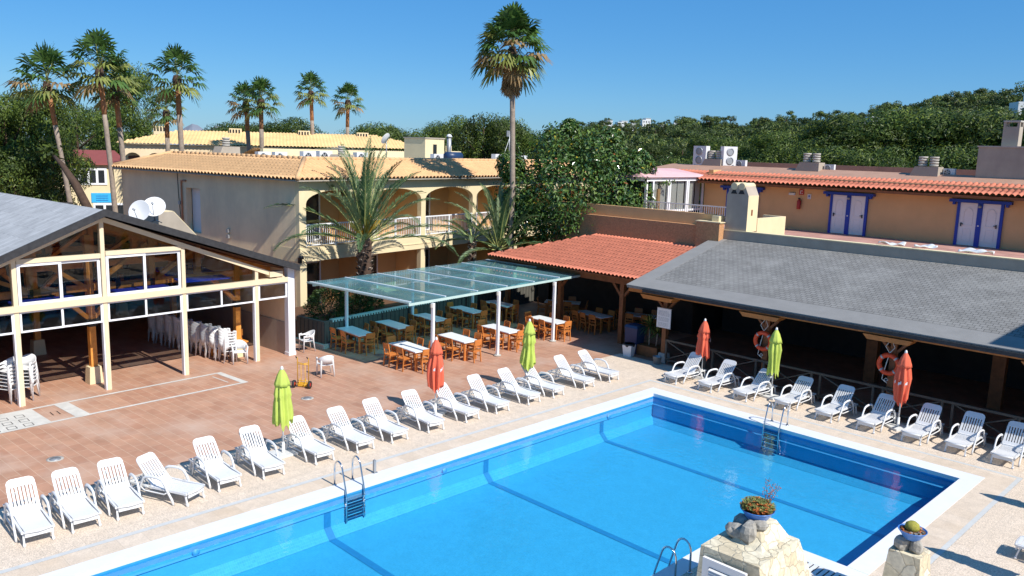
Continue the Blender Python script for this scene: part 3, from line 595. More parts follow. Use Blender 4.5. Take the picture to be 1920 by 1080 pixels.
t=thing('extinguisher_sign','small red square sign above the fire extinguisher','sign',(-3.68,17.08,6.3)); q=MB(); q.box(-.12,.12,-.02,.02,-.14,.14); q.build('panel','red',t); q=MB(); q.box(-.07,-.03,-.026,-.02,-.09,.06); q.box(-.07,.06,-.026,-.02,.04,.08); q.box(.02,.06,-.026,-.02,-.09,-.05); q.build('pictogram','white',t)
t=thing('notice_plate','small white notice right of the fire extinguisher','sign',(-3.26,17.08,6.1)); q=MB(); q.box(-.09,.09,-.02,.02,-.12,.12); q.build('panel','white',t); q=MB(); q.box(-.04,.04,-.026,-.02,-.02,.06); q.box(-.06,.06,-.026,-.02,-.08,-.06); q.build('pictogram','blue',t)
t=thing('emergency_lamp','small white oval emergency lamp left of the red sign','lamp',(-4.16,17.06,6.18)); q=MB(); q.box(-.16,.16,-.06,.03,-.06,.06); q.build('housing','white',t); q=MB(); q.box(-.13,.13,-.08,-.061,-.04,.04); q.build('diffuser','curtain',t)
# rooftop items on lodge
t1=thing('air_conditioner_tower','tall white two-fan air conditioner at the left end of the lodge roof','air conditioner',(-11.05,19.3,7.4))
q=MB(); q.box(-.42,.42,-.2,.2,0,1.1); q.build('casing','white',t1)
for z in (.3,.8):
    q=MB(); q.xf=Matrix.Translation((-.02,-.205,z))@Matrix.Rotation(R(90),4,'X'); q.lathe([(0,0),(.21,0)],n=18,cap=False); q.lathe([(.21,0),(.225,.02),(.19,.025)],n=18,cap=False); q.build('fan','galv',t1)
t2=copy_tree(t1); t2.location=(-9.45,19.6,7.4); t2.rotation_euler.z=R(60); t2['label']='tall white two-fan air conditioner turned sideways beside the vent pots on the lodge roof'
for o_ in (t1,t2): o_['group']='tall air conditioners on the lodge roof'
vent_pots(2,'leftmost lodge roof chimney with two vent pots between white air conditioners',(-10.2,19.4,7.38),0,h=.4)
vent_pots(2,'middle lodge roof chimney with two vent pots against the pines',(-4.3,19.1,7.32),0)
vent_pots(2,'right lodge roof chimney with two vent pots left of the grey stair tower',(1.45,19.1,7.30),0)
put_ac((-8.6,19.6,7.3),0,'small white air conditioner right of the tall units on the lodge roof',.7); put_ac((-3.35,19.3,7.3),0,'small white air conditioner right of the middle lodge chimney',.6); put_ac((2.35,19.4,7.3),0,'small white air conditioner right of the right lodge chimney',.6)
q=MB(); tw=thing('stair_tower','grey rendered stair tower on the right end of the lodge roof','roof tower',(3.6,18.9,7.2)); q.box(0,9,0,5,0,1.5); q.build('wall','greyren',tw); q=MB(); q.box(-.05,9,-.05,5,1.5,1.56); q.build('roof_slab','concrete',tw)
tc_=thing('tower_chimney','tall square chimney with open top on the grey stair tower','chimney',(4.75,19.4,8.76)); q=MB(); q.box(-.32,.32,-.28,.28,0,.85)
for a in (-1,1):
    for b in (-1,1): q.box(a*.27-.05,a*.27+.05,b*.23-.05,b*.23+.05,.85,1.05)
q.build('stack','greyren',tc_); q=MB(); q.box(-.34,.34,-.3,.3,1.05,1.12); q.build('cap_slab','concrete',tc_)
# chimney block + stair enclosure on terrace edge
cb_=thing('terrace_chimney','cream rendered chimney block with gabled top and twin arched vents on terrace edge','chimney',(-3.2,9.2,0))
q=MB(); q.box(0,1.02,0,.85,4.82,6.35)
q.hexa([(0,0,6.35),(1.02,0,6.35),(1.02,.85,6.35),(0,.85,6.35),(.2,0,6.78),(.82,0,6.78),(.82,.85,6.78),(.2,.85,6.78)])
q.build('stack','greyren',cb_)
q=MB(); q.box(1.02,1.03,.0,.85,4.82,6.35); q.build('painted_sunlit_side','cream',cb_)  # sun on this face put in as cream; grey stack carries the shade
for x in (.33,.69):
    q=MB(); q.xf=Matrix.Translation((x,-.03,6.72))@Matrix.Rotation(R(-90),4,'X'); q.lathe([(.14,0),(.155,.0),(.155,.9),(.14,.9)],n=14); q.build('vent_arch','cream',cb_)
    q=MB(); q.hexa([(x-.15,-.012,6.4),(x+.15,-.012,6.4),(x+.15,-.002,6.4),(x-.15,-.002,6.4),(x-.03,-.012,6.62),(x+.03,-.012,6.62),(x+.03,-.002,6.62),(x-.03,-.002,6.62)]); q.build('vent_opening','black',cb_)
q=MB(); q.box(1.031,1.04,.3,.42,5.5,5.75); q.build('number_plaque','darkwood',cb_)
se=thing('stair_enclosure','low cream wall enclosing stairs right of the terrace chimney','wall',(0,0,0)); q=MB(); q.box(-2.3,-2.15,10.06,12.6,4.4,5.36); q.box(-3.2,-2.3,12.45,12.6,4.4,5.36); q.build('wall','cream',se)
# towels on parapet
tw0=None
for i,(x,y,a,sx,sy,lb_) in enumerate(((3.3,9.9,.1,.9,.45,'white towel crumpled on the terrace floor left of the right blue doors'),(4.5,9.8,.4,.75,.4,'white towel folded up on the terrace in front of the right blue doors'),(6.2,9.8,.15,1.1,.45,'white towel spread at the far right of the terrace parapet'))):
    t=thing('towel',lb_,'towel',(x+.6,y+.3,4.80),a,'white towels left on the upper terrace'); q=MB(); n=14; vs=[];fs=[]
    for k in range(n+1):
        for l in range(7):
            u,v=k/n,l/6; vs.append((sx*(u-.5),sy*(v-.5),.05+.05*math.sin(u*9+i)*math.cos(v*6+i*2)+.06*max(0,math.sin(u*5+v*3+i*1.7))))
    for k in range(n):
        for l in range(6): fs.append((k*7+l,(k+1)*7+l,(k+1)*7+l+1,k*7+l+1))
    q.smooth=True; q.add(vs,fs); o=q.build('cloth','white',t); sm=o.modifiers.new('s','SOLIDIFY'); sm.thickness=.02
    t.location=(x+.4,9.62+.02,4.86) if i else (x+.4,9.62,4.84)
# ================================================================ sunroom and orange walls
sr=thing('sunroom','white-framed glazed sunroom with curtains and pink roof beside the big tree','sunroom',(-9.4,11.8,0))
q=MB(); L=5.3
for y in (0,.55,1.9,2.05,3.6,3.75,L-.12): q.box(-.06,.06,y,y+.11,4.6,6.72)
q.box(-.062,.062,0,L,6.60,6.78); q.box(-.058,.058,0,L,5.0,5.10); q.box(-1.9,-.06,-.05,.05,6.6,6.78); q.box(-1.9,-1.8,-.055,.055,4.6,6.6); q.build('window_frame','wframe',sr)
q=MB(); q.quad((0,.1,5.1),(0,L-.1,5.1),(0,L-.1,6.6),(0,.1,6.6)); q.build('window_glass','glass',sr)
for (a,b) in ((.68,1.2),(1.3,1.88),(2.18,2.9),(2.95,3.55),(3.88,4.55),(4.65,5.1)):
    q=MB(); n=16; vs=[];fs=[]
    for k in range(n+1): yy=a+(b-a)*k/n; vs+=[(-.09+.025*math.sin(k*1.8),yy,5.05),(-.09+.025*math.sin(k*1.8),yy,6.6)]
    for k in range(n): fs.append((2*k,2*k+2,2*k+3,2*k+1))
    q.smooth=True; q.add(vs,fs); q.build('curtain','curtain',sr)
q=MB(); q.hexa([(-2.2,-.3,6.80),(.2,-.3,6.80),(.2,L+.3,6.80),(-2.2,L+.3,6.80),(-1.9,.0,7.2),(-1.0,.3,7.26),(.0,L,6.92),(-2.0,L,7.2)]); q.build('roof','pinkroof',sr)
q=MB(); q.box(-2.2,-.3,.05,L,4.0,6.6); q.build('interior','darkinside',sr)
q=MB(); q.box(-.1,.1,0,L,4.0,4.6); q.box(-2.2,-.1,-.05,.06,4.0,5.0); q.build('low_wall','orange',sr)
rl=thing('terrace_railing','white metal railing between the sunroom and the terrace chimney','railing',(0,0,0)); q=MB()
def railing(mb,a,b,z0,z1,st=.12):
    a,b=Vector(a),Vector(b); L=(b-a).length; mb.bar(a+Vector((0,0,z1)),b+Vector((0,0,z1)),.05,.05); mb.bar(a+Vector((0,0,z0+.08)),b+Vector((0,0,z0+.08)),.04,.03); n=int(L/st)
    for k in range(n+1): p=a+(b-a)*k/n; mb.bar(p+Vector((0,0,z0)),p+Vector((0,0,z1)),.022,.022)
railing(q,(-9.3,11.6,0),(-4.2,11.6,0),4.6,5.62); railing(q,(-4.2,11.6,0),(-4.2,13.2,0),4.6,5.62); q.build('bars','wframe',rl)
ow=thing('orange_wall','orange stucco wall with rough lower band behind the red tiled roof','wall',(0,0,0))
q=MB(); q.box(-13.0,-3.75,9.25,9.45,4.9,5.44); q.box(-9.6,-3.6,9.45,12.8,3.9,4.35); q.build('upper_band','orange',ow)
q=MB(); q.box(-13.0,-4.35,8.98,9.25,3.2,4.93); q.box(-4.35,-3.2,8.75,9.13,3.6,5.12); q.build('rough_band','rough',ow)
q=MB(); q.box(-3.74,-3.4,9.0,9.5,5.14,5.40); q.box(-4.4,-3.15,8.73,9.14,5.12,5.16); q.build('coping_end','cream',ow)
q=MB(); q.box(-13.2,-13.0,9,13,0,4.6); q.box(-13.2,-9.4,12.9,13.1,0,6.2); q.build('side_wall','orange',ow)
# ================================================================ glazed hall (pavilion)
gh=thing('glazed_hall','open-fronted gabled hall with cream posts white window frames and grey shingle roof','pavilion',(-11.41,-16.0,0),R(93.57))
PS=[-7.8,-5.2,-2.6,0,2.52,5.12,7.86]; PKS,PKZ=2.52,5.58
def raf(s): return PKZ-.385*(s-PKS) if s>PKS else PKZ-.42*(PKS-s)
def rof(s): return 5.80-.335*(s-PKS) if s>PKS else 5.80-.42*(PKS-s)
VB=14.
for s in PS:
    top=raf(s)-.06
    if s<-6: top=min(top,1.4)
    q=MB(); q.box(s-.062,s+.062,-.02,.16,0,top); po=q.build('post','beam',gh); q=MB(); q.box(s-.10,s-.063,.0,.15,0,min(2.9,top)); q.build('white_edge','wframe',po)
q=MB(); q.box(9.14,9.42,-.05,.2,0,3.53); q.box(9.12,9.44,-.07,.22,0,.12); q.build('corner_post','wframe',gh)
for (a,b) in ((-7.8,9.14),): 
    q=MB(); q.box(a,b,-.06,.14,2.86,3.04); q.build('main_beam','beam',gh)
q=MB(); q.hexa([(PKS,-.05,PKZ-.16),(9.0,-.05,raf(9.0)-.16),(9.0,.15,raf(9.0)-.16),(PKS,.15,PKZ-.16),(PKS,-.05,PKZ),(9.0,-.05,raf(9.0)),(9.0,.15,raf(9.0)),(PKS,.15,PKZ)])
q.hexa([(-8.0,-.05,raf(-8)-.16),(PKS,-.05,PKZ-.16),(PKS,.15,PKZ-.16),(-8.0,.15,raf(-8)-.16),(-8.0,-.05,raf(-8)),(PKS,-.05,PKZ),(PKS,.15,PKZ),(-8.0,.15,raf(-8))]); q.build('gable_rafter','beam',gh)
for (a,b,v0,v1,c,d) in ((.075,2.445,-.04,.14,4.28,4.42),(2.595,5.045,-.04,.14,4.34,4.48),(8.35,8.9,-.1,.2,3.1,3.3)): q=MB(); q.box(a,b,v0,v1,c,d); q.build('mid_beam','beam',gh)
def pane(s0,s1,z0,z1,nm='window',fr=.06,v=.04,m2='wframe',gl=True):
    q=MB(); q.box(s0,s1,v-.03,v+.03,z0,z0+fr); q.box(s0,s1,v-.03,v+.03,z1-fr,z1); q.box(s0,s0+fr,v-.029,v+.029,z0+fr,z1-fr); q.box(s1-fr,s1,v-.029,v+.029,z0+fr,z1-fr); f=q.build('window_frame',m2,gh)
    if gl: q=MB(); q.box(s0+fr,s1-fr,v-.006,v+.006,z0+fr,z1-fr); q.build('window_glass','glass',f)
    return f
for a,b in zip(PS[2:-1],PS[3:]):
    mid=(a+b)/2; pane(a+.08,mid+.02,2.22,2.855,fr=.055); pane(mid-.02,b-.08,2.22,2.855,fr=.055,v=.055)
pane(7.94,9.13,2.26,2.855)
for a,b,z1 in ((0,2.52,4.275),(2.52,5.12,4.335)):
    mid=(a+b)/2; pane(a+.08,mid+.04,3.045,z1,fr=.085,v=.02); pane(mid-.04,b-.08,3.045,z1,fr=.085,v=.065)
def gpoly(pts,v=.05):
    q=MB(); n=len(pts); q.add([(s,v-.006,z) for s,z in pts]+[(s,v+.006,z) for s,z in pts],[tuple(range(n)),tuple(range(n,2*n))[::-1]]+[(i,n+i,n+(i+1)%n,(i+1)%n)[::-1] for i in range(n)]); q.build('gable_glass','glass',gh)
r_=lambda s:raf(s)-.17
gpoly([(.08,4.43),(2.44,4.43),(2.44,r_(2.44)),(.08,r_(.08))]); gpoly([(2.6,4.49),(5.04,4.49),(5.04,r_(5.04)),(2.6,r_(2.6))]); gpoly([(5.2,3.05),(7.78,3.05),(7.78,r_(7.78)),(5.2,r_(5.2))]); gpoly([(-.08,3.05),(-.08,r_(-.08)),(-2.5,r_(-2.5)),(-2.5,3.05)][::-1])
# roof slabs
q=MB(); q.hexa([(-8.6,-.35,rof(-8.6)-.12),(PKS,-.35,5.68),(PKS,VB,5.68),(-8.6,VB,rof(-8.6)-.12),(-8.6,-.35,rof(-8.6)),(PKS,-.35,5.8),(PKS,VB,5.8),(-8.6,VB,rof(-8.6))]); q.build('left_roof_slope','palegrey',gh)
q=MB(); q.hexa([(PKS,-.35,5.62),(9.45,-.35,rof(9.45)-.2),(9.45,VB,rof(9.45)-.2),(PKS,VB,5.62),(PKS,-.35,5.795),(9.45,-.35,rof(9.45)),(9.45,VB,rof(9.45)),(PKS,VB,5.795)]); rs=q.build('right_roof_slope','blackfelt',gh)
q=MB(); 
for i in range(34): q.bar((5.6+i*.115,-.3,rof(5.6+i*.115)+.01),(5.6+i*.115,5,rof(5.6+i*.115)+.01),.05,.03)
q.build('roof_ribs','blackfelt',rs)
q=MB()
for sg in (1,-1):
    e=9.45 if sg>0 else -8.6
    q.hexa([(PKS,-.40,5.60),(e,-.40,rof(e)-.20),(e,-.351,rof(e)-.20),(PKS,-.351,5.60),(PKS,-.40,5.83),(e,-.40,rof(e)+.03),(e,-.351,rof(e)+.03),(PKS,-.351,5.83)] if sg>0 else [(e,-.40,rof(e)-.20),(PKS,-.40,5.60),(PKS,-.351,5.60),(e,-.351,rof(e)-.20),(e,-.40,rof(e)+.03),(PKS,-.40,5.83),(PKS,-.351,5.83),(e,-.351,rof(e)+.03)])
q.build('gable_edge_trim','blackfelt',gh)
q=MB(); q.hexa([(-8.4,-.2,rof(-8.4)-.18),(PKS,-.2,5.58),(PKS,VB-.2,5.58),(-8.4,VB-.2,rof(-8.4)-.18),(-8.4,-.2,rof(-8.4)-.14),(PKS,-.2,5.62),(PKS,VB-.2,5.62),(-8.4,VB-.2,rof(-8.4)-.14)]); q.hexa([(PKS,.2,5.50),(9.1,.2,rof(9.1)-.28),(9.1,VB-.2,rof(9.1)-.28),(PKS,VB-.2,5.50),(PKS,.2,5.54),(9.1,.2,rof(9.1)-.22),(9.1,VB-.2,rof(9.1)-.22),(PKS,VB-.2,5.54)]); q.build('ceiling','darkwood',gh)
q=MB(); q.box(9.2,9.44,.2,VB,1.25,3.3); q.build('side_wall','tanwall',gh); q=MB(); q.box(9.17,9.47,.2,VB,0,1.25); q.build('dado','greyren',gh)
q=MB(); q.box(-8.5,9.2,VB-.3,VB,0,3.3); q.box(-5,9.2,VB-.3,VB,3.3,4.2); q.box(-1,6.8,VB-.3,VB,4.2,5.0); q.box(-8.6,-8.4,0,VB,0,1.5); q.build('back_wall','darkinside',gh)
for v in (1.15,6.2,11.2):
    for s in (-2.6,2.5,7.7):
        q=MB(); q.box(s-.10,s+.10,v-.10,v+.10,.52,min(4.9,rof(s)-.35)); po=q.build('timber_post','wood',gh)
        q=MB(); q.hexa([(s-.22,v-.2,0),(s+.22,v-.2,0),(s+.22,v+.2,0),(s-.22,v+.2,0),(s-.18,v-.17,.56),(s+.18,v-.17,.56),(s+.18,v+.17,.56),(s-.18,v+.17,.56)]); q.build('plinth','cream',po)
        q=MB(); q.box(s-.115,s+.115,v-.115,v+.115,1.9,2.15); q.build('steel_plate','black',po)
    q=MB(); q.box(-7,9.1,v-.07,v+.07,3.08,3.30); q.build('tie_beam','wood',gh)
    q=MB()
    for (a,b) in (((2.4,3.2),(0.6,4.5)),((2.6,3.2),(4.4,4.5)),((4.7,3.3),(6.0,4.15)),((.6,3.3),(-.9,4.0)),((2.6,2.2),(3.5,3.1)),((2.4,2.2),(1.5,3.1)),((7.6,2.2),(6.7,3.1)),((-2.5,2.2),(-1.6,3.1)),((-2.7,3.3),(-.9,4.2))):
        q.bar((a[0],v,a[1]),(b[0],v,b[1]),.12,.20,(0,1,0))
    q.build('brace','wood',gh)
    q=MB()
    for s in (.75,4.55,6.2): q.box(s-.10,s+.10,v-.09,v+.09,3.3,rof(s)-.3)
    q.build('king_post','wood',gh)
    q=MB()
    for s in (.75,4.55,1.7,3.4): q.box(s-.08,s+.08,v-.08,v+.08,3.05,3.4)
    q.build('bracket','black',gh)
    q=MB(); q.bar((2.5,v,5.35),(9,v,rof(9)-.42),.10,.18); q.bar((2.5,v,5.35),(-7,v,rof(-7)-.42),.10,.18); q.build('truss_rafter','wood',gh)
q=MB(); q.box(.1,1.9,.6,1.04,2.96,3.02); q.box(3.1,4.9,.6,1.04,3.0,3.06); q.hexa([(5.3,.5,3.12),(7.1,.5,3.10),(7.1,2.9,3.3),(5.3,2.9,3.35),(5.3,.5,3.16),(7.1,.5,3.14),(7.1,2.9,3.34),(5.3,2.9,3.39)]); q.build('blue_awning','bluecloth',gh)
GM=Matrix.Translation((-11.41,-16,0))@Matrix.Rotation(R(93.57),4,'Z')
def gw(s,v,z=0): return GM@Vector((s,v,z))
# slanted parapet block and dishes on the hall roof
sp=thing('slanted_parapet','cream wedge-shaped stair parapet standing on the dark hall roof by the hotel','parapet',gw(7.15,6,3.6),R(93.57))
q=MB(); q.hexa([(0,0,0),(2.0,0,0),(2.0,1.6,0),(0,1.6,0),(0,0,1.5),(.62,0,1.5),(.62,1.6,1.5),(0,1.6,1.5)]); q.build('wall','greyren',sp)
q=MB(); q.hexa([(.62,0,1.5),(2.0,0,0),(2.0,1.6,0),(.62,1.6,1.5),(.62,0,1.53),(2.03,0,0),(2.03,1.6,0),(.62,1.6,1.53)]); q.box(0,.6,0,1.6,1.501,1.53); q.build('painted_sunlit_capping','cream',sp)  # lit slope and top painted cream, shaded wall below painted grey
def dish(lab,p,rz,tilt):
    t=thing('satellite_dish',lab,'satellite dish',p,rz,'satellite dishes on the hall roof'); q=MB(); q.tube([(0,0,-.5),(0,0,-.1)],.03); q.tube([(0,0,-.45),(-.3,.2,-.6)],.02); q.tube([(0,0,-.45),(-.3,-.2,-.6)],.02); q.build('bracket','galv',t)
    q=MB(); q.xf=Matrix.Rotation(tilt,4,'Y'); q.lathe([(.01,.0),(.2,.02),(.40,.08),(.42,.10),(.40,.095),(.2,.035),(.01,.012)],n=22); q.build('reflector','white',t)
    q=MB(); q.xf=Matrix.Rotation(tilt,4,'Y'); q.tube([(.36,0,.05),(.1,0,.42)],.014); q.lathe([(0,0),(.04,0),(.04,.08),(0,.08)],(.06,0,.42),10); q.build('feed_arm','galv',t)
dish('white satellite dish nearest the glazed hall ridge, front one of the pair',gw(5.55,4.0,5.32),R(-50),R(68))
dish('white satellite dish tilted behind the other beside the wedge parapet',gw(6.35,4.6,5.40),R(-30),R(58))
# ================================================================ planter wall, canopy
pw=thing('planter_wall','dark board-faced garden wall with pale toothed top edge behind the tables','wall',(-12.15,-5.2,0),R(98.2))
q=MB(); q.box(0,15.5,0,.12,0,1.06); q.box(0,.12,.12,1.7,0,1.06); q.build('boards','slatgrey',pw)
q=MB()
for i in range(60): q.box(-.012,15.5,-.014,.0,0,.001) if 0 else q.box(i*.26,i*.26+.02,-.012,.0,.08,1.02)
for i in range(6): q.box(-.012,.0,.14+i*.26,.16+i*.26,.08,1.02)
q.build('board_joints','blackfelt',pw)
q=MB(); q.box(-.14,2.4,-.12,0,0,.16); q.box(-.14,.0,.0,1.7,0,.16); q.build('kerb','concrete',pw)
q=MB(); q.box(.4,15.5,-.05,.15,1.06,1.10)
for i in range(100): q.box(.4+i*.15,.47+i*.15,-.05,-.03,.99,1.06)
q.build('toothed_capping','teal',pw)
q=MB(); q.box(.12,15.4,.12,4.2,0,.8); q.build('planting_bed','soil',pw)
cn=thing('glass_canopy','blue-green glass canopy on slim white posts sheltering the dining tables','canopy',(-6.72,-5.1,0),R(95.4))
CL,CW,CZ=10.45,5.75,2.66   # local x along front (y world), local y inward
q=MB(); q.quad((-.15,-.05,CZ+.01),(CL,-.05,CZ+.01),(CL,CW,CZ+.01),(-.15,CW,CZ+.01)); q.build('glass_roof','canopyglass',cn)
q=MB(); q.box(-.15,CL,-.06,.02,CZ-.10,CZ-.01); q.box(-.15,CL,CW-.45,CW-.37,CZ-.10,CZ-.01); q.build('edge_beam','teal',cn)
for i in range(7):
    x=.0+i*1.72
    q=MB(); q.box(x-.03,x+.03,.02,CW-.02,CZ-.06,CZ+.03); q.build('rafter','wframe',cn)
for a,b in ((-.15,-.11),(CL-.04,CL)): q=MB(); q.box(a,b,-.05,CW,CZ-.03,CZ+.03); q.build('end_trim','teal',cn)
for (x,y) in ((-6.61,-4.21),(-7.0,-.62),(-7.32,2.94)):
    v=Matrix.Rotation(-R(95.4),4,'Z')@Vector((x+6.72,y+5.1,0))
    q=MB(); q.box(v.x-.05,v.x+.05,v.y-.05,v.y+.05,0,CZ-.1); po=q.build('post','wframe',cn); q=MB(); q.lathe([(0,0),(.16,0),(.15,.04),(0,.05)],(v.x,v.y,.006),14); q.build('foot','concrete',po)
    q=MB(); q.box(v.x-.12,v.x-.05,v.y-.03,v.y+.03,CZ-.25,CZ-.12); q.build('lamp','concrete',po)
for (x,y) in ((-12.15,-4.15),(-12.55,-.5),(-12.95,3.4)):
    v=Matrix.Rotation(-R(95.4),4,'Z')@Vector((x+6.72,y+5.1,0))
    q=MB(); q.box(v.x-.05,v.x+.05,v.y-.05,v.y+.05,0,CZ-.1); q.build('post','wframe',cn)
# ================================================================ red tiled roof over dining
rr=thing('red_roof_shelter','open dining shelter with red tiled roof on timber posts','shelter',(0,0,0))
q=MB(); S=Vector((0,4.7,1.03)); SL=S.length
tile_sheet(q,(-13.1,4.25,2.98),(-3.5,4.25,2.98),S,pitch=.2,amp=.04,rows=12,row_step=.025,keep=lambda s,t:(s>t*.62)); q.build('tiled_roof','redtile',rr)
q=MB(); q.hexa([(-13.0,4.35,2.88),(-4.2,4.35,2.88),(-4.2,8.9,3.88),(-10.2,8.9,3.88),(-13.0,4.35,2.92),(-4.2,4.35,2.92),(-4.2,8.9,3.92),(-10.2,8.9,3.92)]); q.build('boarding','darkwood',rr)
q=MB(); q.box(-12.9,-3.9,4.9,5.1,2.55,2.85); q.build('front_beam','darkwood',rr)
for x in (-12.2,-8.8,-5.3):
    q=MB(); q.box(x-.1,x+.1,4.9,5.1,0,2.55); q.bar((x,5.0,1.95),(x-.55,5.0,2.6),.10,.12,(0,1,0)); q.bar((x,5.0,1.95),(x+.55,5.0,2.6),.10,.12,(0,1,0)); q.build('braced_post','darkwood',rr)
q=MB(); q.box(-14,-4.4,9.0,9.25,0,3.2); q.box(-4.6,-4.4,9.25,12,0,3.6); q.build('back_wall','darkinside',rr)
# ================================================================ grey shingled veranda
vr=thing('veranda','long veranda with grey shingle roof timber posts and dark interior','veranda',(0,0,0))
q=MB(); y0,z0,y1,z1=3.1,2.93,9.12,4.42; k=(z1-z0)/(y1-y0)
q.hexa([(-3.68,y0,z0-.1),(31,y0,z0-.1),(31,y1,z1-.1),(-3.68,y1,z1-.1),(-3.68,y0,z0),(31,y0,z0),(31,y1,z1),(-3.68,y1,z1)]); q.build('shingle_roof','shingle',vr)
q=MB(); e=.85; q.hexa([(-3.70,y0-.02,z0-.02),(31,y0-.02,z0-.02),(31,y0+e,z0+k*e),(-3.70,y0+e,z0+k*e),(-3.70,y0-.02,z0+.014),(31,y0-.02,z0+.014),(31,y0+e,z0+k*e+.016),(-3.70,y0+e,z0+k*e+.016)])
q.hexa([(-3.705,y0+e,z0+k*e-.02),(-3.0,y0+e,z0+k*e-.02),(-3.0,y1,z1-.02),(-3.705,y1,z1-.02),(-3.705,y0+e,z0+k*e+.013),(-3.0,y0+e,z0+k*e+.013),(-3.0,y1,z1+.013),(-3.705,y1,z1+.013)])
for i in range(11): q.box(-3.0,-2.85+.0*i,y0+e+i*.5,y0+e+i*.5+.25,z0+k*(e+i*.5)-.01,z0+k*(e+i*.5)+.07) if 0 else None
q.build('flashing_border','flash',vr)
q=MB(); q.box(-2.9,31,y0-.07,y0+.06,z0-.17,z0-.055); q.build('eave_roll','blackfelt',vr)
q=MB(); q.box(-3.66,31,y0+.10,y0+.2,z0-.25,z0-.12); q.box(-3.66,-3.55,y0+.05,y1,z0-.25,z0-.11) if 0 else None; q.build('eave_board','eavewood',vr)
q=MB(); q.box(-3.6,31,3.75,3.95,2.62,2.82); q.build('wall_plate','darkwood',vr)
for x in (-2.3,1.95,6.25,10.6,15):
    q=MB(); q.box(x-.09,x+.09,3.76,3.94,.35,2.62); q.bar((x-.0,3.85,2.0),(x-.55,3.85,2.6),.08,.12,(0,1,0)); q.bar((x+.0,3.85,2.0),(x+.55,3.85,2.6),.08,.12,(0,1,0)); po=q.build('braced_post','darkwood',vr)
    q=MB(); q.hexa([(x-.2,3.65,0),(x+.2,3.65,0),(x+.2,4.05,0),(x-.2,4.05,0),(x-.15,3.7,.36),(x+.15,3.7,.36),(x+.15,4.0,.36),(x-.15,4.0,.36)]); q.build('plinth','concrete',po)
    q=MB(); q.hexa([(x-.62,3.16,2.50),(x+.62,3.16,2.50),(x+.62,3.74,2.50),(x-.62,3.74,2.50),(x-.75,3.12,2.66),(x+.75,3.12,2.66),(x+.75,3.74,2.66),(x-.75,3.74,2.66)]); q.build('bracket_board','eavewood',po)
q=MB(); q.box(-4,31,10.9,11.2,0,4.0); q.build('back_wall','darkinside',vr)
q=MB(); q.hexa([(-3.5,y0+.25,z0-.16),(31,y0+.25,z0-.16),(31,y1,z1-.24),(-3.5,y1,z1-.24),(-3.5,y0+.25,z0-.13),(31,y0+.25,z0-.13),(31,y1,z1-.2),(-3.5,y1,z1-.2)]); q.build('ceiling','darkwood',vr)
for i,x in enumerate((.1,4.2,8.3,12.4)):
    q=MB(); q.box(x-.2,x+.2,7.4,7.7,0,3.4); q.build('inner_pillar','darkwood',vr)
fn=thing('veranda_fence','low grey timber fence with crossed braces along the veranda','fence',(0,3.72,0))
q=MB(); X0,X1=-2.15,20; q.box(X0,X1,-.03,.03,.88,.95); q.box(X0,X1,-.03,.03,.12,.18); x=X0; i=0
while x<X1-.5:
    q.box(x,x+.07,-.035,.035,0,.88); L=1.75 if i%2==0 else .3
    if i%2==0: q.bar((x+.07,0,.18),(x+L,0,.88),.04,.06,(0,1,0)); q.bar((x+.07,.02,.88),(x+L,.02,.18),.04,.06,(0,1,0))
    x+=L; i+=1
q.build('rails_and_braces','fencewood',fn)
# off-screen hotel wing to the right, added to cast the shadow on the grey roof
q=MB(); ww=thing('hotel_wing','tall unseen cream hotel wing right of the grey veranda roof, added for its shadow','building',(0,0,0)); q.box(16.2,25,3.3,15,0,10.2); q.build('wall','cream',ww)
q=MB()
for i in range(4):
    for z in (1,4.2,7.4): q.box(16.15,16.2,4.5+i*2.7,6.1+i*2.7,z,z+1.9)
q.build('windows','darkglass',ww)
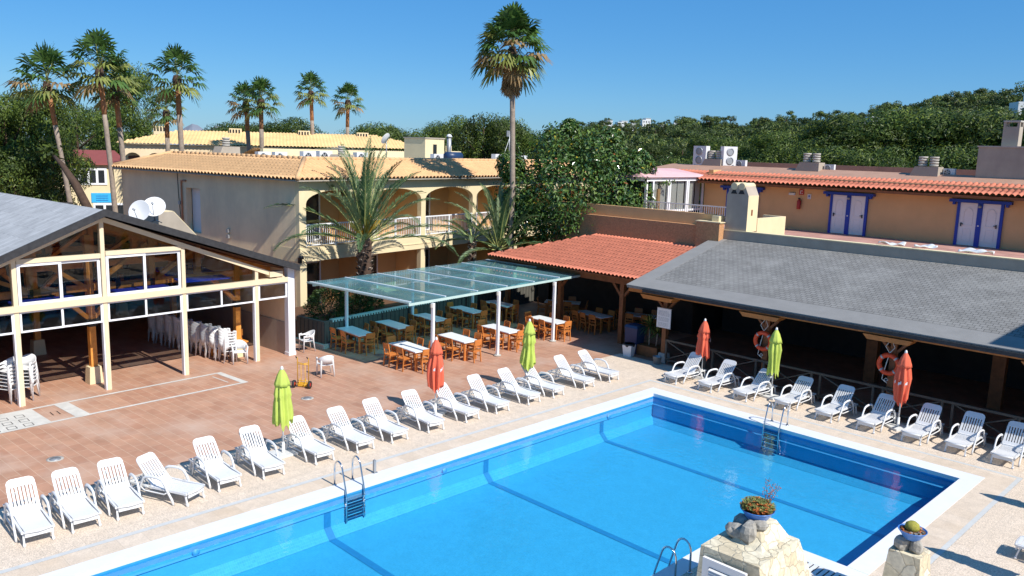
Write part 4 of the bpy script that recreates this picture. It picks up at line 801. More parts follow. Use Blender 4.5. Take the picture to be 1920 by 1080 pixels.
# ================================================================ sun loungers
def make_lounger(fold=0.):
    t=thing('sun_lounger','','sun lounger')
    A=R(49); ca,sa=math.cos(A),math.sin(A); px,pz=-1.02,.32; W=.285
    q=MB()
    for i in range(13):
        x=-.045-i*.077; zz=.312+.012*math.cos(i*.5); q.box(x-.033,x+.033,-W+.04,W-.04,zz-.012,zz+.006)
    for s in (-1,1): q.box(-1.04,-.02,s*W-.022,s*W+.022,.28,.330)
    q.box(-.03,.0,-W+.04,W-.04,.20,.328); q.tube([(.0,-W+.02,.31),(.02,0,.30),(.0,W-.02,.31)],.022,8); q.box(-1.04,-.98,-W+.022,W-.022,.32,.357); q.build('seat','white',t)
    q=MB()
    def bp(tt,y,o): return (px-ca*tt - sa*o, y, pz+sa*tt - ca*o*-1*-1)
    def slab(t0,t1,ya,yb,yc=None,yd=None,th=.018):
        yc=ya if yc is None else yc; yd=yb if yd is None else yd
        P=[]
        for o in (-th/2,th/2):
            for (tt,y) in ((t0,ya),(t0,yb),(t1,yd),(t1,yc)):
                P.append((px-ca*tt+sa*o,y,pz+sa*tt+ca*o))
        q.hexa(P)
    slab(.0,.13,-W,W); slab(.60,.70,-W+.01,W-.01,-W+.015,W-.015,.02); slab(.70,.755,-W+.015,W-.015,-W+.045,W-.045,.02); slab(.755,.785,-W+.045,W-.045,-W+.11,W-.11,.02)
    n=8; ww=(2*W-.02)/n
    for i in range(n):
        y=-W+.01+ww*i; 
        if i in (0,n-1): slab(.13,.60,y-.004 if i==0 else y+.012,y+ww-.012 if i==0 else y+ww+.004)
        else: slab(.13,.60,y+.015,y+ww-.015)
    q.build('backrest','white',t)
    q=MB()
    for s in (-1,1): q.box(-1.72,-1.04,s*W-.022,s*W+.022,.29,.335)
    q.box(-1.72,-1.67,-W+.022,W-.022,.29,.335); q.box(-1.45,-1.41,-W+.022,W-.022,.29,.33)
    q.bar((px-ca*.5-.01,-.13,pz+sa*.5-.01),(-1.5,-.13,.33),.03,.02); q.bar((px-ca*.5-.01,.13,pz+sa*.5-.01),(-1.5,.13,.33),.03,.02); q.build('rear_frame','whiteold',t)
    for s in (-1,1):
        y=s*(W+.055); pts=[(-.36,0.0),(-.40,.12),(-.52,.30),(-.60,.46),(-.68,.555),(-.80,.585),(-.95,.59),(-1.10,.575),(-1.20,.53),(-1.28,.40),(-1.36,.20),(-1.42,.0)]
        q=MB(); q.tube([(x,y,z) for x,z in pts],[.026,.026,.024,.024,.026,.028,.028,.028,.026,.024,.024,.026],8,r2=[.03]*3+[.034]*6+[.03]*3)
        q.tube([(-.5,y,.30),(-.62,y,.22),(-1.2,y,.22),(-1.33,y,.30)],.018,6); q.box(-.66,-.58,min(y,s*W),max(y,s*W),.30,.33); q.box(-1.2,-1.12,min(y,s*W),max(y,s*W),.30,.33); q.build('armrest','white',t)
    for s in (-1,1):
        q=MB(); q.bar((-.10,s*(W-.03),.31),(-.02,s*(W-.02),.0),.035,.03); q.tube([(-.03,s*(W-.02)-.02,.03),(-.03,s*(W-.02)+.03,.03)],.03,8); q.build('leg','white',t)
        q=MB(); q.bar((-1.62,s*(W-.01),.30),(-1.70,s*(W+.0),.0),.04,.03); q.build('leg','white',t)
    return t
def tilt_back(o,deg):
    for ch in o.children:
        if ch.name.startswith('backrest'):
            Rm=Matrix.Rotation(R(deg),4,'Y'); pv=Vector((-1.02,0,.32)); ch.rotation_euler=(0,R(deg),0); ch.location=pv-Rm@pv
rt_=random.Random(77)
Lp=make_lounger(); used=False
LROW=[(-18.19,-2),(-17.31,-3),(-16.43,-4),(-15.10,24),(-14.20,-2),(-13.08,-5),(-11.66,-1),(-10.42,0),(-9.30,-1),(-8.02,-4),(-6.62,2),(-5.38,0),(-3.98,2),(-2.82,3),(-1.26,1),(.10,2)]
for i,(y,a) in enumerate(LROW):
    if i==3: lab='white slatted sun lounger turned askew, fourth from the left of the poolside row'
    elif i==6: lab='white slatted sun lounger just right of the near lime parasol on the left bank'
    elif i==10: lab='white slatted sun lounger partly behind the coral parasol on the left bank'
    elif i==13: lab='white slatted sun lounger partly behind the far lime parasol on the left bank'
    elif i==15: lab='white slatted sun lounger nearest the pool corner, last on the left bank'
    elif i==0: lab='white slatted sun lounger at the left picture edge, first of the left bank row'
    else: lab='white slatted sun lounger, %s from the left in the long row on the left bank'%ordn(i)
    place(Lp,used,((-1.76,y+.02,0.008) if i!=3 else (-1.60,y+.05,.008)),R(a),lab,'sun loungers in a row along the left bank of the pool'); used=True
RROW=[(-.36,1.45,-97),(.98,1.55,-96),(2.30,1.58,-97),(3.74,1.72,-93),(5.12,1.68,-92),(6.40,1.72,-93),(7.70,1.74,-91),(8.86,1.80,-90),(10.02,1.80,-91)]
for i,(x,y,a) in enumerate(RROW):
    lab='white slatted sun lounger, %s from the left in the row before the veranda fence'%ordn(i)
    if i==0: lab='white slatted sun lounger under the left coral parasol before the veranda'
    if i==8: lab='white slatted sun lounger cut by the right picture edge before the veranda'
    place(Lp,True,(x,y,.008),R(a),lab,'sun loungers in a row before the veranda fence')
for (x,y,a,l) in ((11.95,-2.1,182,'white slatted sun lounger on the right bank outside the pool, upper one'),(11.72,-3.55,184,'white slatted sun lounger peeping in at the lower right picture edge'),(12.3,-5.6,178,'white slatted sun lounger on the right bank outside the pool, lowest one')):
    place(Lp,True,(x,y,.008),R(a),l,'sun loungers on the right bank of the pool')
for o_ in [o for o in col.objects if o.get('category')=='sun lounger']: tilt_back(o_,rt_.uniform(-5,5)); o_.scale=(.97,.97,.96); o_.rotation_euler.z+=R(rt_.uniform(-1.5,1.5))
# ================================================================ closed parasols
def make_umb(colm,seed,h=2.36,logo=False):
    r=random.Random(seed); t=thing('closed_parasol','','parasol'); n=48; K=22; z0=.84; z1=h-.11
    ph=[r.uniform(0,6.28) for _ in range(4)]
    q=MB(); vs=[];fs=[]
    for i in range(K+1):
        u=i/K; z=z0+(z1-z0)*u; base=.205*(1-u)**.55+.035 if u>.5 else .175+.03*math.sin(u*5+ph[0])
        if u>.5: base=.04+(.158)*((1-u)/.5)**.62
        for k in range(n):
            a=2*PI*k/n; f=1+ (.34*math.cos(8*a/1+ph[1]+.7*math.sin(u*4+ph[2]))+.14*math.cos(3*a+ph[3]+u*3)+.08*math.cos(13*a+ph[0]+u*6))*(1-u*.5)
            zz=z+(.09*math.cos(8*a+ph[1]+1.2)+.09*math.sin(2*a+ph[2]) if i==0 else 0); vs.append((base*f*math.cos(a),base*f*math.sin(a),zz))
    for i in range(K):
        for k in range(n): fs.append((i*n+k,i*n+(k+1)%n,(i+1)*n+(k+1)%n,(i+1)*n+k))
    q.smooth=True; q.add(vs,fs); q.smooth=False; q.build('canopy',colm,t)
    q=MB(); q.lathe([(.195,h-.50),(.182,h-.42),(.12,h-.22),(.05,h-.09),(.02,h-.06)],n=24,fn=lambda a,u,z:1+.18*math.cos(8*a+ph[1])*(1-u)); q.build('vent_flap',colm,t)
    q=MB(); q.tube([(0,0,.05),(0,0,h-.05)],.02,10); q.build('pole','white',t)
    q=MB(); q.lathe([(.0,h-.10),(.045,h-.10),(.04,h-.04),(.022,h),(.0,h+.01)],n=12); q.build('finial','white',t)
    q=MB(); q.box(-.28,.28,-.28,.28,.005,.06); q.lathe([(.06,.06),(.045,.08),(.035,.34),(.0,.34)],n=12); q.build('base_slab','whiteold',t)
    if logo:
        q=MB()
        for a0 in (-.5,.35,1.1,-1.6):
            for k in range(3):
                a=a0+k*.13; z=1.42+k*.02; rr=.228; c,s=math.cos(a),math.sin(a); q.obox((rr*c,rr*s,z),(-s,c,0),(c,s,0),(0,0,1),.014,.003,.045 if k!=1 else .03)
        q.build('printed_lettering','white',t)
    return t
for (x,y,cm,sd_,h,rz,lab) in ((-2.99,-12.13,'lime',1,2.36,0,'closed lime green parasol nearest the camera on the left bank'),(-2.99,-7.04,'coral',2,2.40,.5,'closed coral parasol with white print, middle of the left bank'),(-3.02,-3.0,'lime',3,2.44,1,'closed lime green parasol in front of the dining tables'),
    (-.03,2.98,'coral',4,2.2,2,'closed coral parasol by the first lounger before the veranda'),(2.81,2.80,'lime',5,2.40,3,'closed lime green parasol beside the pool ladder before the veranda'),(6.93,2.88,'coral',6,2.42,4.2,'closed coral parasol overlapping the right lifebuoy before the veranda'),
    (12.6,-.6,'lime',7,2.4,0,'closed lime green parasol beyond the right picture edge, upper one'),(12.7,-4.65,'coral',8,2.4,0,'closed coral parasol beyond the right picture edge, lower one')):
    u=make_umb(cm,sd_,h,cm=='coral'); u.location=(x,y,.004); u.rotation_euler.z=rz; u['label']=lab; u['group']='closed parasols around the pool'
# ================================================================ dining tables and chairs
def make_table(L=1.72,W=.72):
    t=thing('dining_table','','table'); q=MB(); q.box(-L/2,L/2,-W/2,W/2,.70,.735); q.build('tabletop','tabletop',t)
    q=MB(); q.box(-L/2+.06,L/2-.06,-W/2+.06,W/2-.06,.63,.70); q.build('apron','chairwood',t)
    for a in (-1,1):
        for b in (-1,1): q=MB(); x,y=a*(L/2-.09),b*(W/2-.09); q.box(x-.035,x+.035,y-.035,y+.035,0,.63); q.build('leg','chairwood',t)
    return t
def make_chair():
    t=thing('wooden_chair','','chair'); w=.20   # faces +x, origin under seat centre
    q=MB(); q.hexa([(-.2,-w,.43),(.2,-w-.01,.44),(.2,w+.01,.44),(-.2,w,.43),(-.2,-w,.455),(.2,-w-.01,.465),(.2,w+.01,.465),(-.2,w,.455)]); q.build('seat','chairwood',t)
    for b in (-1,1):
        q=MB(); q.bar((.17,b*.175,0),(.17,b*.175,.44),.035,.04,(0,1,0)); q.build('leg','chairwood',t)
        q=MB(); q.bar((-.23,b*.175,0),(-.185,b*.175,.45),.035,.04,(0,1,0)); q.bar((-.185,b*.175,.44),(-.25,b*.175,.86),.035,.035,(0,1,0)); q.build('leg','chairwood',t)
    q=MB(); q.hexa([(-.235,-.16,.66),(-.215,-.16,.66),(-.215,.16,.66),(-.235,.16,.66),(-.262,-.17,.88),(-.240,-.17,.88),(-.240,.17,.88),(-.262,.17,.88)]); q.bar((-.2,-.16,.56),(-.2,.16,.56),.02,.03); q.build('backrest','chairwood',t)
    q=MB(); q.bar((-.2,-.175,.22),(.17,-.175,.22),.02,.03); q.bar((-.2,.175,.22),(.17,.175,.22),.02,.03); q.box(-.19,.17,-.17,.17,.39,.43); q.build('stretcher','chairwood',t)
    return t
Tp=make_table(); Cp=make_chair(); ut=uc=False
TB=[(-11.28,-4.32,-3.5,'table under the glass canopy nearest the planter, first along the dark wall'),(-11.40,-2.37,-2.5,'second table along the dark wall under the glass canopy'),(-11.58,-.25,-2,'third table along the dark wall under the glass canopy'),(-11.95,2.15,-2.5,'fourth table along the dark wall under the glass canopy'),(-12.1,4.4,-3,'fifth and farthest table along the dark wall'),
    (-7.93,-4.2,-3,'sunlit white table at the left end of the front row'),(-7.96,-1.85,-2.5,'sunlit white table, second in the front row'),(-8.1,.62,-1.5,'sunlit white table behind the middle canopy post'),(-8.15,3.5,-1,'white table behind the far lime parasol by the last canopy post'),
    (-7.75,6.1,-5,'long shaded table under the red roof near the braced post'),(-10.6,7.2,35,'dim shaded table deep under the red roof on the left'),(-6.2,7.7,20,'dim shaded table at the back of the red roof shelter')]
cn_names=['near long side, left chair','near long side, right chair','far long side, left chair','far long side, right chair','pool end','wall end']
for ti,(x,y,a,lab) in enumerate(TB):
    place(Tp,ut,(x,y,.006),R(a),lab,'dining tables on the terrace'); ut=True
    sp_=[(-.42,-.50,90),(.36,-.50,90),(-.40,.52,-90),(.38,.52,-90),(.98,-.04,180)]
    if ti not in (4,): sp_.append((-.98,.02,0))
    if ti==9: sp_=[(-.5,-.5,90),(.1,-.5,90),(.62,-.5,90),(-.3,.5,-90),(.4,.5,-90),(-1.0,0,0)]
    if ti in (0,): sp_[5]=(-.95,.05,0)
    for ci,(u,v,b) in enumerate(sp_):
        jx,jy,ja=rnd.uniform(-.03,.03),rnd.uniform(-.04,.03),rnd.uniform(-7,7); X,Y=rot2(u+jx,v+jy,R(a))
        short=lab.replace(' under the glass canopy','')
        nm=cn_names[ci] if ti!=9 else ['near side, left chair','near side, middle chair','near side, right chair','far side, left chair','far side, right chair','left end'][ci]
        l='orange wooden chair: %s of the %s'%(nm,short)
        if len(l.split())>16: l=' '.join(l.split()[:16])
        place(Cp,uc,(x+X,y+Y,.006),R(a+b+ja),l,'wooden dining chairs around the terrace tables'); uc=True
# ================================================================ white resin chairs
def make_resin():
    t=thing('resin_chair','','plastic chair')
    q=MB(); q.smooth=True; vs=[];fs=[]; n=8
    for i in range(n+1):
        for j in range(n+1):
            u=i/n*2-1; v=j/n*2-1; x=u*.22; y=v*(.22-.02*u*-1); vs.append((x,y,.43-.018*(1-u*u)*(1-v*v)+ (.01 if u>.8 else 0)))
    for i in range(n):
        for j in range(n): fs.append((i*(n+1)+j,(i+1)*(n+1)+j,(i+1)*(n+1)+j+1,i*(n+1)+j+1))
    q.add(vs,fs); o=q.build('seat','white',t); m_=o.modifiers.new('s','SOLIDIFY'); m_.thickness=.02
    # curved back shell sweeping into the arms
    q=MB(); q.smooth=True; vs=[];fs=[]; n=28
    A0=R(118)
    rings=[]
    for i in range(n+1):
        a=-A0+2*A0*i/n; k=math.cos(a*.75); bx=-.02-.25*math.cos(a); by=.265*math.sin(a)
        if abs(a)>R(88): bx=-.02+(abs(a)-R(88))*.42; by=.27*(1 if a>0 else -1)
        top=.63+.17*max(0,math.cos(a*.95))**1.3; lowz=(.47 if abs(a)<R(60) else .47+(abs(a)-R(60))*.26) ; lowz=min(lowz,top-.05)
        fl=1+.12*max(0,math.cos(a)); vs+=[(bx*.92,by*.92,lowz),(bx*(1+.04),by,(lowz+top)/2),(bx*fl,by*1.02,top)]
    for i in range(n):
        for k in range(2): fs.append((i*3+k,(i+1)*3+k,(i+1)*3+k+1,i*3+k+1))
    q.add(vs,fs); o=q.build('backrest','white',t); m_=o.modifiers.new('s','SOLIDIFY'); m_.thickness=.018
    for b in (-1,1):
        q=MB(); q.tube([(.22,b*.25,.0),(.20,b*.24,.44),(.20,b*.265,.63),(.1,b*.27,.64)],[.026,.032,.03,.025],8,r2=[.02,.028,.028,.03]); q.build('leg','white',t)
        q=MB(); q.tube([(-.25,b*.24,.0),(-.19,b*.215,.44),(-.2,b*.2,.6)],[.026,.034,.026],8,r2=.022 if 0 else [.02,.026,.02]); q.build('leg','white',t)
    return t
Rp=make_resin()
place(Rp,False,(-8.72,-7.28,0),R(165),'white plastic armchair standing alone right of the yellow hand truck','white plastic armchairs outdoors')
place(Rp,True,(-12.2,-5.95,0),R(-100),'white plastic armchair standing by the dark planter corner','white plastic armchairs outdoors')
cnt=0
for si in range(9):
    s_=7.05-si*.06; v_=.72+si*.58
    for k in range(6 if si<8 else 5):
        p=gw(s_,v_+.02*math.sin(si*3),0)
        lab=('white plastic chair, level %s of the %s stack inside the glazed hall'%(['one','two','three','four','five','six'][k],ordn(si)))
        place(Rp,True,(p.x+rnd.uniform(-.01,.01),p.y+rnd.uniform(-.01,.01),.105*k),R(3.5+180+rnd.uniform(-5,5) -95),lab,'white plastic chairs stacked inside the glazed hall')
p=gw(7.25,.25); place(Rp,True,(p.x,p.y,0),R(-20),'single white plastic chair at the front end of the stacked chairs','white plastic chairs stacked inside the glazed hall')
for si,(s_,v_) in enumerate(((-.1,.75),(.35,.70))):
    for k in range(6):
        p=gw(s_,v_); place(Rp,True,(p.x,p.y,.11*k),R(rnd.uniform(-6,6)-60+si*20),'white plastic chair, level %s of the %s stack at the left hall post'%(['one','two','three','four','five','six'][k],['left','right'][si]),'white plastic chairs stacked at the left hall post')
# small clutter table at left edge
p=gw(-.95,.75); tt=thing('folding_table','small dark folding table with clutter at the left picture edge','table',p,R(20)); q=MB(); q.box(-.45,.45,-.3,.3,.70,.73); q.build('tabletop','black',tt); 
for a in (-1,1):
    for b in (-1,1): q=MB(); q.tube([(a*.4,b*.25,0),(a*.3,b*.25,.7)],.012,6); q.build('leg','galv',tt)
for (dx,dy,c,l,sz) in ((-.15,0,'yellow','yellow cloth bundle on the dark folding table',.12),(.15,.05,'bluecloth','blue cloth bundle on the dark folding table',.1),(.0,-.12,'white','white crumpled bag on the dark folding table',.12)):
    X,Y=rot2(dx,dy,R(20)); o=thing('cloth_bundle',l,'bundle',(p.x+X,p.y+Y,.735),0); q=MB(); q.lathe([(.0,0),(sz,.01),(sz*1.1,.06),(sz*.6,.13),(0,.15)],n=14,fn=lambda a,u,z:1+.25*math.sin(3*a+u*4)); q.build('cloth',c,o)
# wooden stacked chairs behind the white ones (dark wood bench)
p=gw(7.6,1.6); bn=thing('wooden_bench','orange timber bench behind the stacked white chairs in the hall','bench',p,R(95)); q=MB(); q.box(-.7,.7,-.2,.2,.40,.45); q.build('seat','wood',bn); q=MB(); q.box(-.7,.7,.18,.22,.6,.85); q.build('backrest','wood',bn)
for a in (-.6,.6):
    q=MB(); q.box(a-.04,a+.04,-.18,-.1,0,.4); q.box(a-.04,a+.04,.14,.2,0,.62); q.build('leg','wood',bn)
# ================================================================ hand truck
ht=thing('hand_truck','yellow two-wheeled hand truck standing on the terracotta terrace','hand truck',(-7.98,-8.6,0),R(128))
q=MB()
for s in (-1,1): q.tube([(0,s*.19,.03),(0,s*.19,.95),(-.04,s*.19,1.02)],.016,8)
for z in (.22,.78): q.tube([(0,-.19,z),(0,.19,z)],.013,8)
q.tube([(0,-.19,.84),(0.02,0,.79),(0,.19,.84)],.012,8)
for y in (-.07,.07): q.tube([(0,y,.03),(0,y,.8)],.01,6)
q.build('frame','yellow',ht)
q=MB(); q.box(0,.26,-.2,.2,.012,.024); q.box(-.01,.01,-.2,.2,.024,.17); q.build('toe_plate','yellow',ht)
for s in (-1,1):
    q=MB(); q.tube([(-.05,s*.19,1.0),(-.14,s*.19,1.06)],.02,8); q.build('grip','black',ht)
    q=MB(); q.xf=Matrix.Translation((-.12,s*.27,.13))@Matrix.Rotation(R(90),4,'X'); q.lathe([(.07,-.03),(.12,-.035),(.13,0),(.12,.035),(.07,.03)],n=20,cap=False); wh=q.build('wheel','rubber',ht)
    q=MB(); q.xf=Matrix.Translation((-.12,s*.27,.13))@Matrix.Rotation(R(90),4,'X'); q.lathe([(0,-.025),(.075,-.025),(.075,.025),(0,.025)],n=16); q.build('rim','red',wh)
q=MB(); q.tube([(-.12,-.27,.13),(-.12,.27,.13)],.012,8); q.bar((0,.1,.3),(-.12,.1,.13),.02,.02); q.bar((0,-.1,.3),(-.12,-.1,.13),.02,.02); q.build('axle','yellow',ht)
# ================================================================ pool ladders and post
def ladder(loc,rz,lab,rungs=4):
    t=thing('pool_ladder',lab,'pool ladder',loc,rz,'stainless pool ladders')  # water towards +x
    for s in (-1,1):
        q=MB(); pts=[(-.43,s*.25,0)]+[(-.43+.0,s*.25,.40)]+[(-.26-.17*math.cos(a),s*.25,.42+.17*math.sin(a)*1.35) for a in [PI*k/8 for k in range(1,8)]]+[(.03,s*.25,.05),(.07,s*.25,-.15),(.08,s*.25,-.75)]
        q.tube(pts,.021,10); q.lathe([(0,0),(.05,0),(.045,.02),(0,.025)],(-.43,s*.25,.013),12); q.build('handrail','steel',t)
    for k in range(rungs): q=MB(); q.box(.03,.13,-.25,.25,-.20-.15*k,-.185-.15*k); q.build('rung','steel',t)
    return t
ladder((0.0,-11.97,0),0,'stainless pool ladder on the left edge of the pool')
ladder((4.35,.0,0),R(-90),'stainless pool ladder on the far edge of the pool near the lime parasol')
ladder((QX,-9.62,0),R(180),'stainless pool ladder by the stone pump house at the bottom of the picture',3)
po=thing('deck_post','short square metal post beside the left pool ladder','post',(-.44,-11.07,.012)); q=MB(); q.box(-.03,.03,-.03,.03,0,.33); q.build('tube','galv',po); q=MB(); q.box(-.06,.06,-.06,.06,0,.012); q.build('foot_plate','steel',po)
# ================================================================ lifebuoys, sign, bin
def buoy(x,z,rz,lab):
    t=thing('lifebuoy',lab,'lifebuoy',(x,3.62,z),rz,'lifebuoys hanging on the veranda posts'); q=MB(); n=32; q.xf=Matrix.Rotation(R(90),4,'X')
    q.tube([(.29*math.cos(2*PI*k/n),.29*math.sin(2*PI*k/n),0) for k in range(n+1)],.075,12,cap=False); q.build('ring','orangebuoy',t)
    for a in (45,135,225,315):
        q=MB(); q.xf=Matrix.Rotation(R(90),4,'X'); q.tube([(.29*math.cos(R(a+d)),.29*math.sin(R(a+d)),0) for d in (-5,0,5)],.079,12,cap=False); q.build('reflective_band','galv',t)
    q=MB(); q.tube([(0,0,.36),(-.14,.0,.55),(-.02,.05,.75),(.02,.05,.75),(.14,.0,.55),(0,0,.36),(-.12,-.02,-.3),(-.15,-.02,-.5),(-.05,-.03,-.56),(.05,-.03,-.5),(-.02,-.03,-.44),(-.08,-.03,-.52),(.02,-.03,-.6)],.012,6); q.build('rope','whiteold',t)
buoy(1.93,1.66,0,'orange lifebuoy partly hidden behind the lime parasol'); buoy(6.2,1.72,0,'orange lifebuoy beside the right coral parasol')
t=thing('notice_board','white pool rules notice board on the first veranda post','sign',(-2.22,3.6,1.78)); q=MB(); q.box(-.31,.31,-.02,.02,-.37,.37); q.build('panel','white',t)
q=MB()
rr2=random.Random(3)
for k in range(15):
    z=.27-k*.042; x=-.25
    if k in (5,10): continue
    while x<.22:
        L=rr2.uniform(.03,.10); q.box(x,min(.25,x+L),-.024,-.02,z-.008,z+.008); x+=L+.02
q.build('printed_text','galv',t); q=MB(); q.box(-.33,.33,-.015,.03,.37,.39); q.box(-.33,.33,-.015,.03,-.39,-.37); q.build('edge_trim','galv',t)
bn=thing('litter_bin','white square litter bin with dark liner at the terrace corner','litter bin',(-3.72,3.5,.006),R(10)); q=MB(); q.hexa([(-.16,-.16,0),(.16,-.16,0),(.16,.16,0),(-.16,.16,0),(-.2,-.2,.45),(.2,-.2,.45),(.2,.2,.45),(-.2,.2,.45)]); q.build('body','white',bn)
q=MB(); q.lathe([(.205,.40),(.235,.46),(.22,.52),(.19,.50)],n=16,fn=lambda a,u,z:1+.08*math.sin(7*a)); q.lathe([(.0,.50),(.2,.50)],n=12,cap=False); q.build('liner','black',bn)
bx=thing('storage_crate','dark navy plastic container standing behind the litter bin','container',(-3.95,4.15,.006)); q=MB(); q.hexa([(-.26,-.24,0),(.26,-.24,0),(.26,.24,0),(-.26,.24,0),(-.31,-.28,1.05),(.31,-.28,1.05),(.31,.28,1.05),(-.31,.28,1.05)]); q.build('body','navy',bx); q=MB(); q.hexa([(-.33,-.3,1.05),(.33,-.3,1.05),(.33,.3,1.05),(-.33,.3,1.05),(-.28,-.25,1.15),(.28,-.25,1.15),(.28,.25,1.15),(-.28,.25,1.15)]); q.build('lid','navy',bx)
bk=thing('bucket','small grey bucket at the foot of the notice board post','bucket',(-2.25,3.35,.004)); q=MB(); q.lathe([(.0,0),(.13,0),(.17,.3),(.18,.3),(.165,.29),(.12,.02),(0,.02)],n=16); q.build('pail','galv',bk); q=MB(); q.tube([(-.17,0,.29),(-.1,0,.42),(.1,0,.42),(.17,0,.29)],.006,5); q.build('handle','black',bk)
# ================================================================ stone pump house, pillar, bowls
def rock(mb,c,r,seed,sc=(1,1,1)):
    rr=random.Random(seed); n,K=12,7; vs=[];fs=[]
    nz=[(rv().normalized(),rr.uniform(-.2,.25)) for _ in range(9)]
    rr=random.Random(seed); dirs=[]
    for _ in range(10):
        z=rr.uniform(-1,1); a=rr.uniform(0,6.28); q_=math.sqrt(1-z*z); dirs.append((Vector((q_*math.cos(a),q_*math.sin(a),z)),rr.uniform(.72,.98)))
    for i in range(K+1):
        th=PI*i/K
        for k in range(n):
            d=Vector((math.sin(th)*math.cos(2*PI*k/n),math.sin(th)*math.sin(2*PI*k/n),math.cos(th))); rad=1.15
            for (dv,cut) in dirs:
                dd=d.dot(dv)
                if dd>.05: rad=min(rad,cut/dd)
            vs.append((c[0]+d.x*r*rad*sc[0],c[1]+d.y*r*rad*sc[1],c[2]+d.z*r*rad*sc[2]))
    for i in range(K):
        for k in range(n): fs.append((i*n+k,(i+1)*n+k,(i+1)*n+(k+1)%n,i*n+(k+1)%n))
    mb.add(vs,fs)
ph=thing('pump_house','crazy-paved stone pump house with grey louvred hatch on the pool platform','pump house',(0,0,0))
zt=1.32
q=MB()
def gz(px,py,z): # pixel helper used once for the batter of this one block
    return None
T4=[(8.47,-10.52),(9.55,-10.47),(9.52,-9.0),(8.44,-8.95)]
B4=[(8.40,-10.57),(9.80,-10.55),(9.85,-8.55),(8.40,-8.75)]
q.hexa([(x,y,0) for x,y in B4]+[(x,y,zt) for x,y in T4])
q.hexa([(8.72,-10.0,zt-.01),(9.35,-10.0,zt-.01),(9.35,-9.02,zt-.01),(8.60,-9.02,zt-.01),(8.86,-9.72,zt+.22),(9.14,-9.72,zt+.22),(9.16,-9.2,zt+.30),(8.84,-9.2,zt+.30)]); q.build('stone_block','stone',ph)
q=MB(); q.box(8.58,9.40,-10.62,-10.56,.25,1.18); vf=q.build('hatch_frame','lilac',ph)
q=MB(); q.box(8.72,9.28,-10.632,-10.62,.3,1.04); q.build('louvre_recess','black',vf)
for k in range(15):
    q=MB(); z=.34+k*.048; q.hexa([(8.73,-10.665,z-.012),(9.27,-10.665,z-.012),(9.27,-10.633,z+.01),(8.73,-10.633,z+.01),(8.73,-10.665,z+.0),(9.27,-10.665,z+.0),(9.27,-10.633,z+.022),(8.73,-10.633,z+.022)]); q.build('louvre','lilac',vf)
for i,(c,r,sc) in enumerate((((8.74,-9.78,zt+.12),.19,(1.1,.9,.8)),((8.98,-9.82,zt+.16),.20,(.8,.8,1.2)),((8.72,-9.55,zt+.2),.17,(1,1,1)),((9.02,-9.6,zt+.3),.16,(1.2,.9,.7)))):
    q=MB(); rock(q,c,r,20+i,sc); o=q.build('boulder','rock'); tag(o,['grey boulder at the left front of the pump house top','upright split rock at the front of the pump house top','grey rock at the back left of the pump house top','flat rock right beneath the flowering blue bowl'][i],'rock','rocks arranged on the pump house')
def bowl(loc,r,h,lab):
    t=thing('plant_bowl',lab,'flower bowl',loc); q=MB(); q.lathe([(.0,0),(r*.55,0),(r*.62,.02),(r*.95,h*.8),(r,h),(r*1.04,h),(r*1.04,h*.93),(r*.97,h*.9),(r*.9,h*.86),(0,h*.84)],n=28); q.build('bowl','potblue',t)
    q=MB(); q.lathe([(0,h*.87),(r*.92,h*.87)],n=20,cap=False); q.build('soil','soil',t); return t
b1=bowl((8.93,-9.48,zt+.32),.29,.20,'blue glazed bowl of reddish succulents on top of the pump house')
q=MB(); rr=random.Random(5)
for k in range(620):
    a=rr.uniform(0,2*PI); rad=.29*math.sqrt(rr.random()); x,y=rad*math.cos(a),rad*math.sin(a); z=.18+rr.uniform(.0,.19)*(1-rad*1.9)+.02; q.mi=0 if rr.random()<.72 or rad<.1 else 1
    c=Vector((x,y,z))
    for j in range(4):
        d=Vector((math.cos(j*1.57+k),math.sin(j*1.57+k),rr.uniform(.2,.9))).normalized(); n_=d.cross(Vector((0,0,1))).normalized()*.010; q.add([c-n_*.4,c+d*.024-n_*1.3,c+d*.045,c+d*.024+n_*1.3],[(0,1,2,3)])
q.build('succulents',['succ','succB'],b1)
q=MB(); 
for k in range(9):
    p0=Vector((.13,.08,.28)); d=Vector((rr.uniform(-.3,.5),rr.uniform(-.2,.5),1)).normalized(); L=rr.uniform(.3,.52); q.mi=0; pts=[p0+d*L*t_+Vector((.03*math.sin(t_*5+k),0,0)) for t_ in (0,.35,.7,1)]; q.tube(pts,.0028,4)
    for j in range(10):
        tt_=rr.uniform(.3,1); c=p0+d*L*tt_+Vector((rr.uniform(-.05,.05),rr.uniform(-.05,.05),rr.uniform(-.03,.03))); q.mi=1; q.obox(c,(1,0,0),(0,1,0),(0,0,1),.006,.006,.006)
q.build('dry_flower_stems',['pbark','succB'],b1)
pl=thing('stone_pillar','short crazy-paved stone pillar right of the pump house','pillar',(10.86,-7.42,0)); q=MB(); q.hexa([(-.36,-.34,0),(.36,-.34,0),(.36,.34,0),(-.36,.34,0),(-.27,-.25,1.1),(.27,-.25,1.1),(.27,.25,1.1),(-.27,.25,1.1)]); q.build('stone_block','stone',pl)
for i,(c,r,sc) in enumerate((((10.76,-7.5,1.2),.15,(.9,.9,1.)),((10.96,-7.45,1.2),.15,(.8,.9,1.1)),((10.86,-7.32,1.22),.14,(1,1,1)))):
    q=MB(); rock(q,c,r,40+i,sc); o=q.build('boulder','rock'); tag(o,['left rock on the short stone pillar','right rock on the short stone pillar','hidden rear rock on the short stone pillar'][i],'rock','rocks on the stone pillar')
b2=bowl((10.88,-7.44,1.33),.235,.17,'blue glazed bowl with a round golden cactus on the stone pillar')
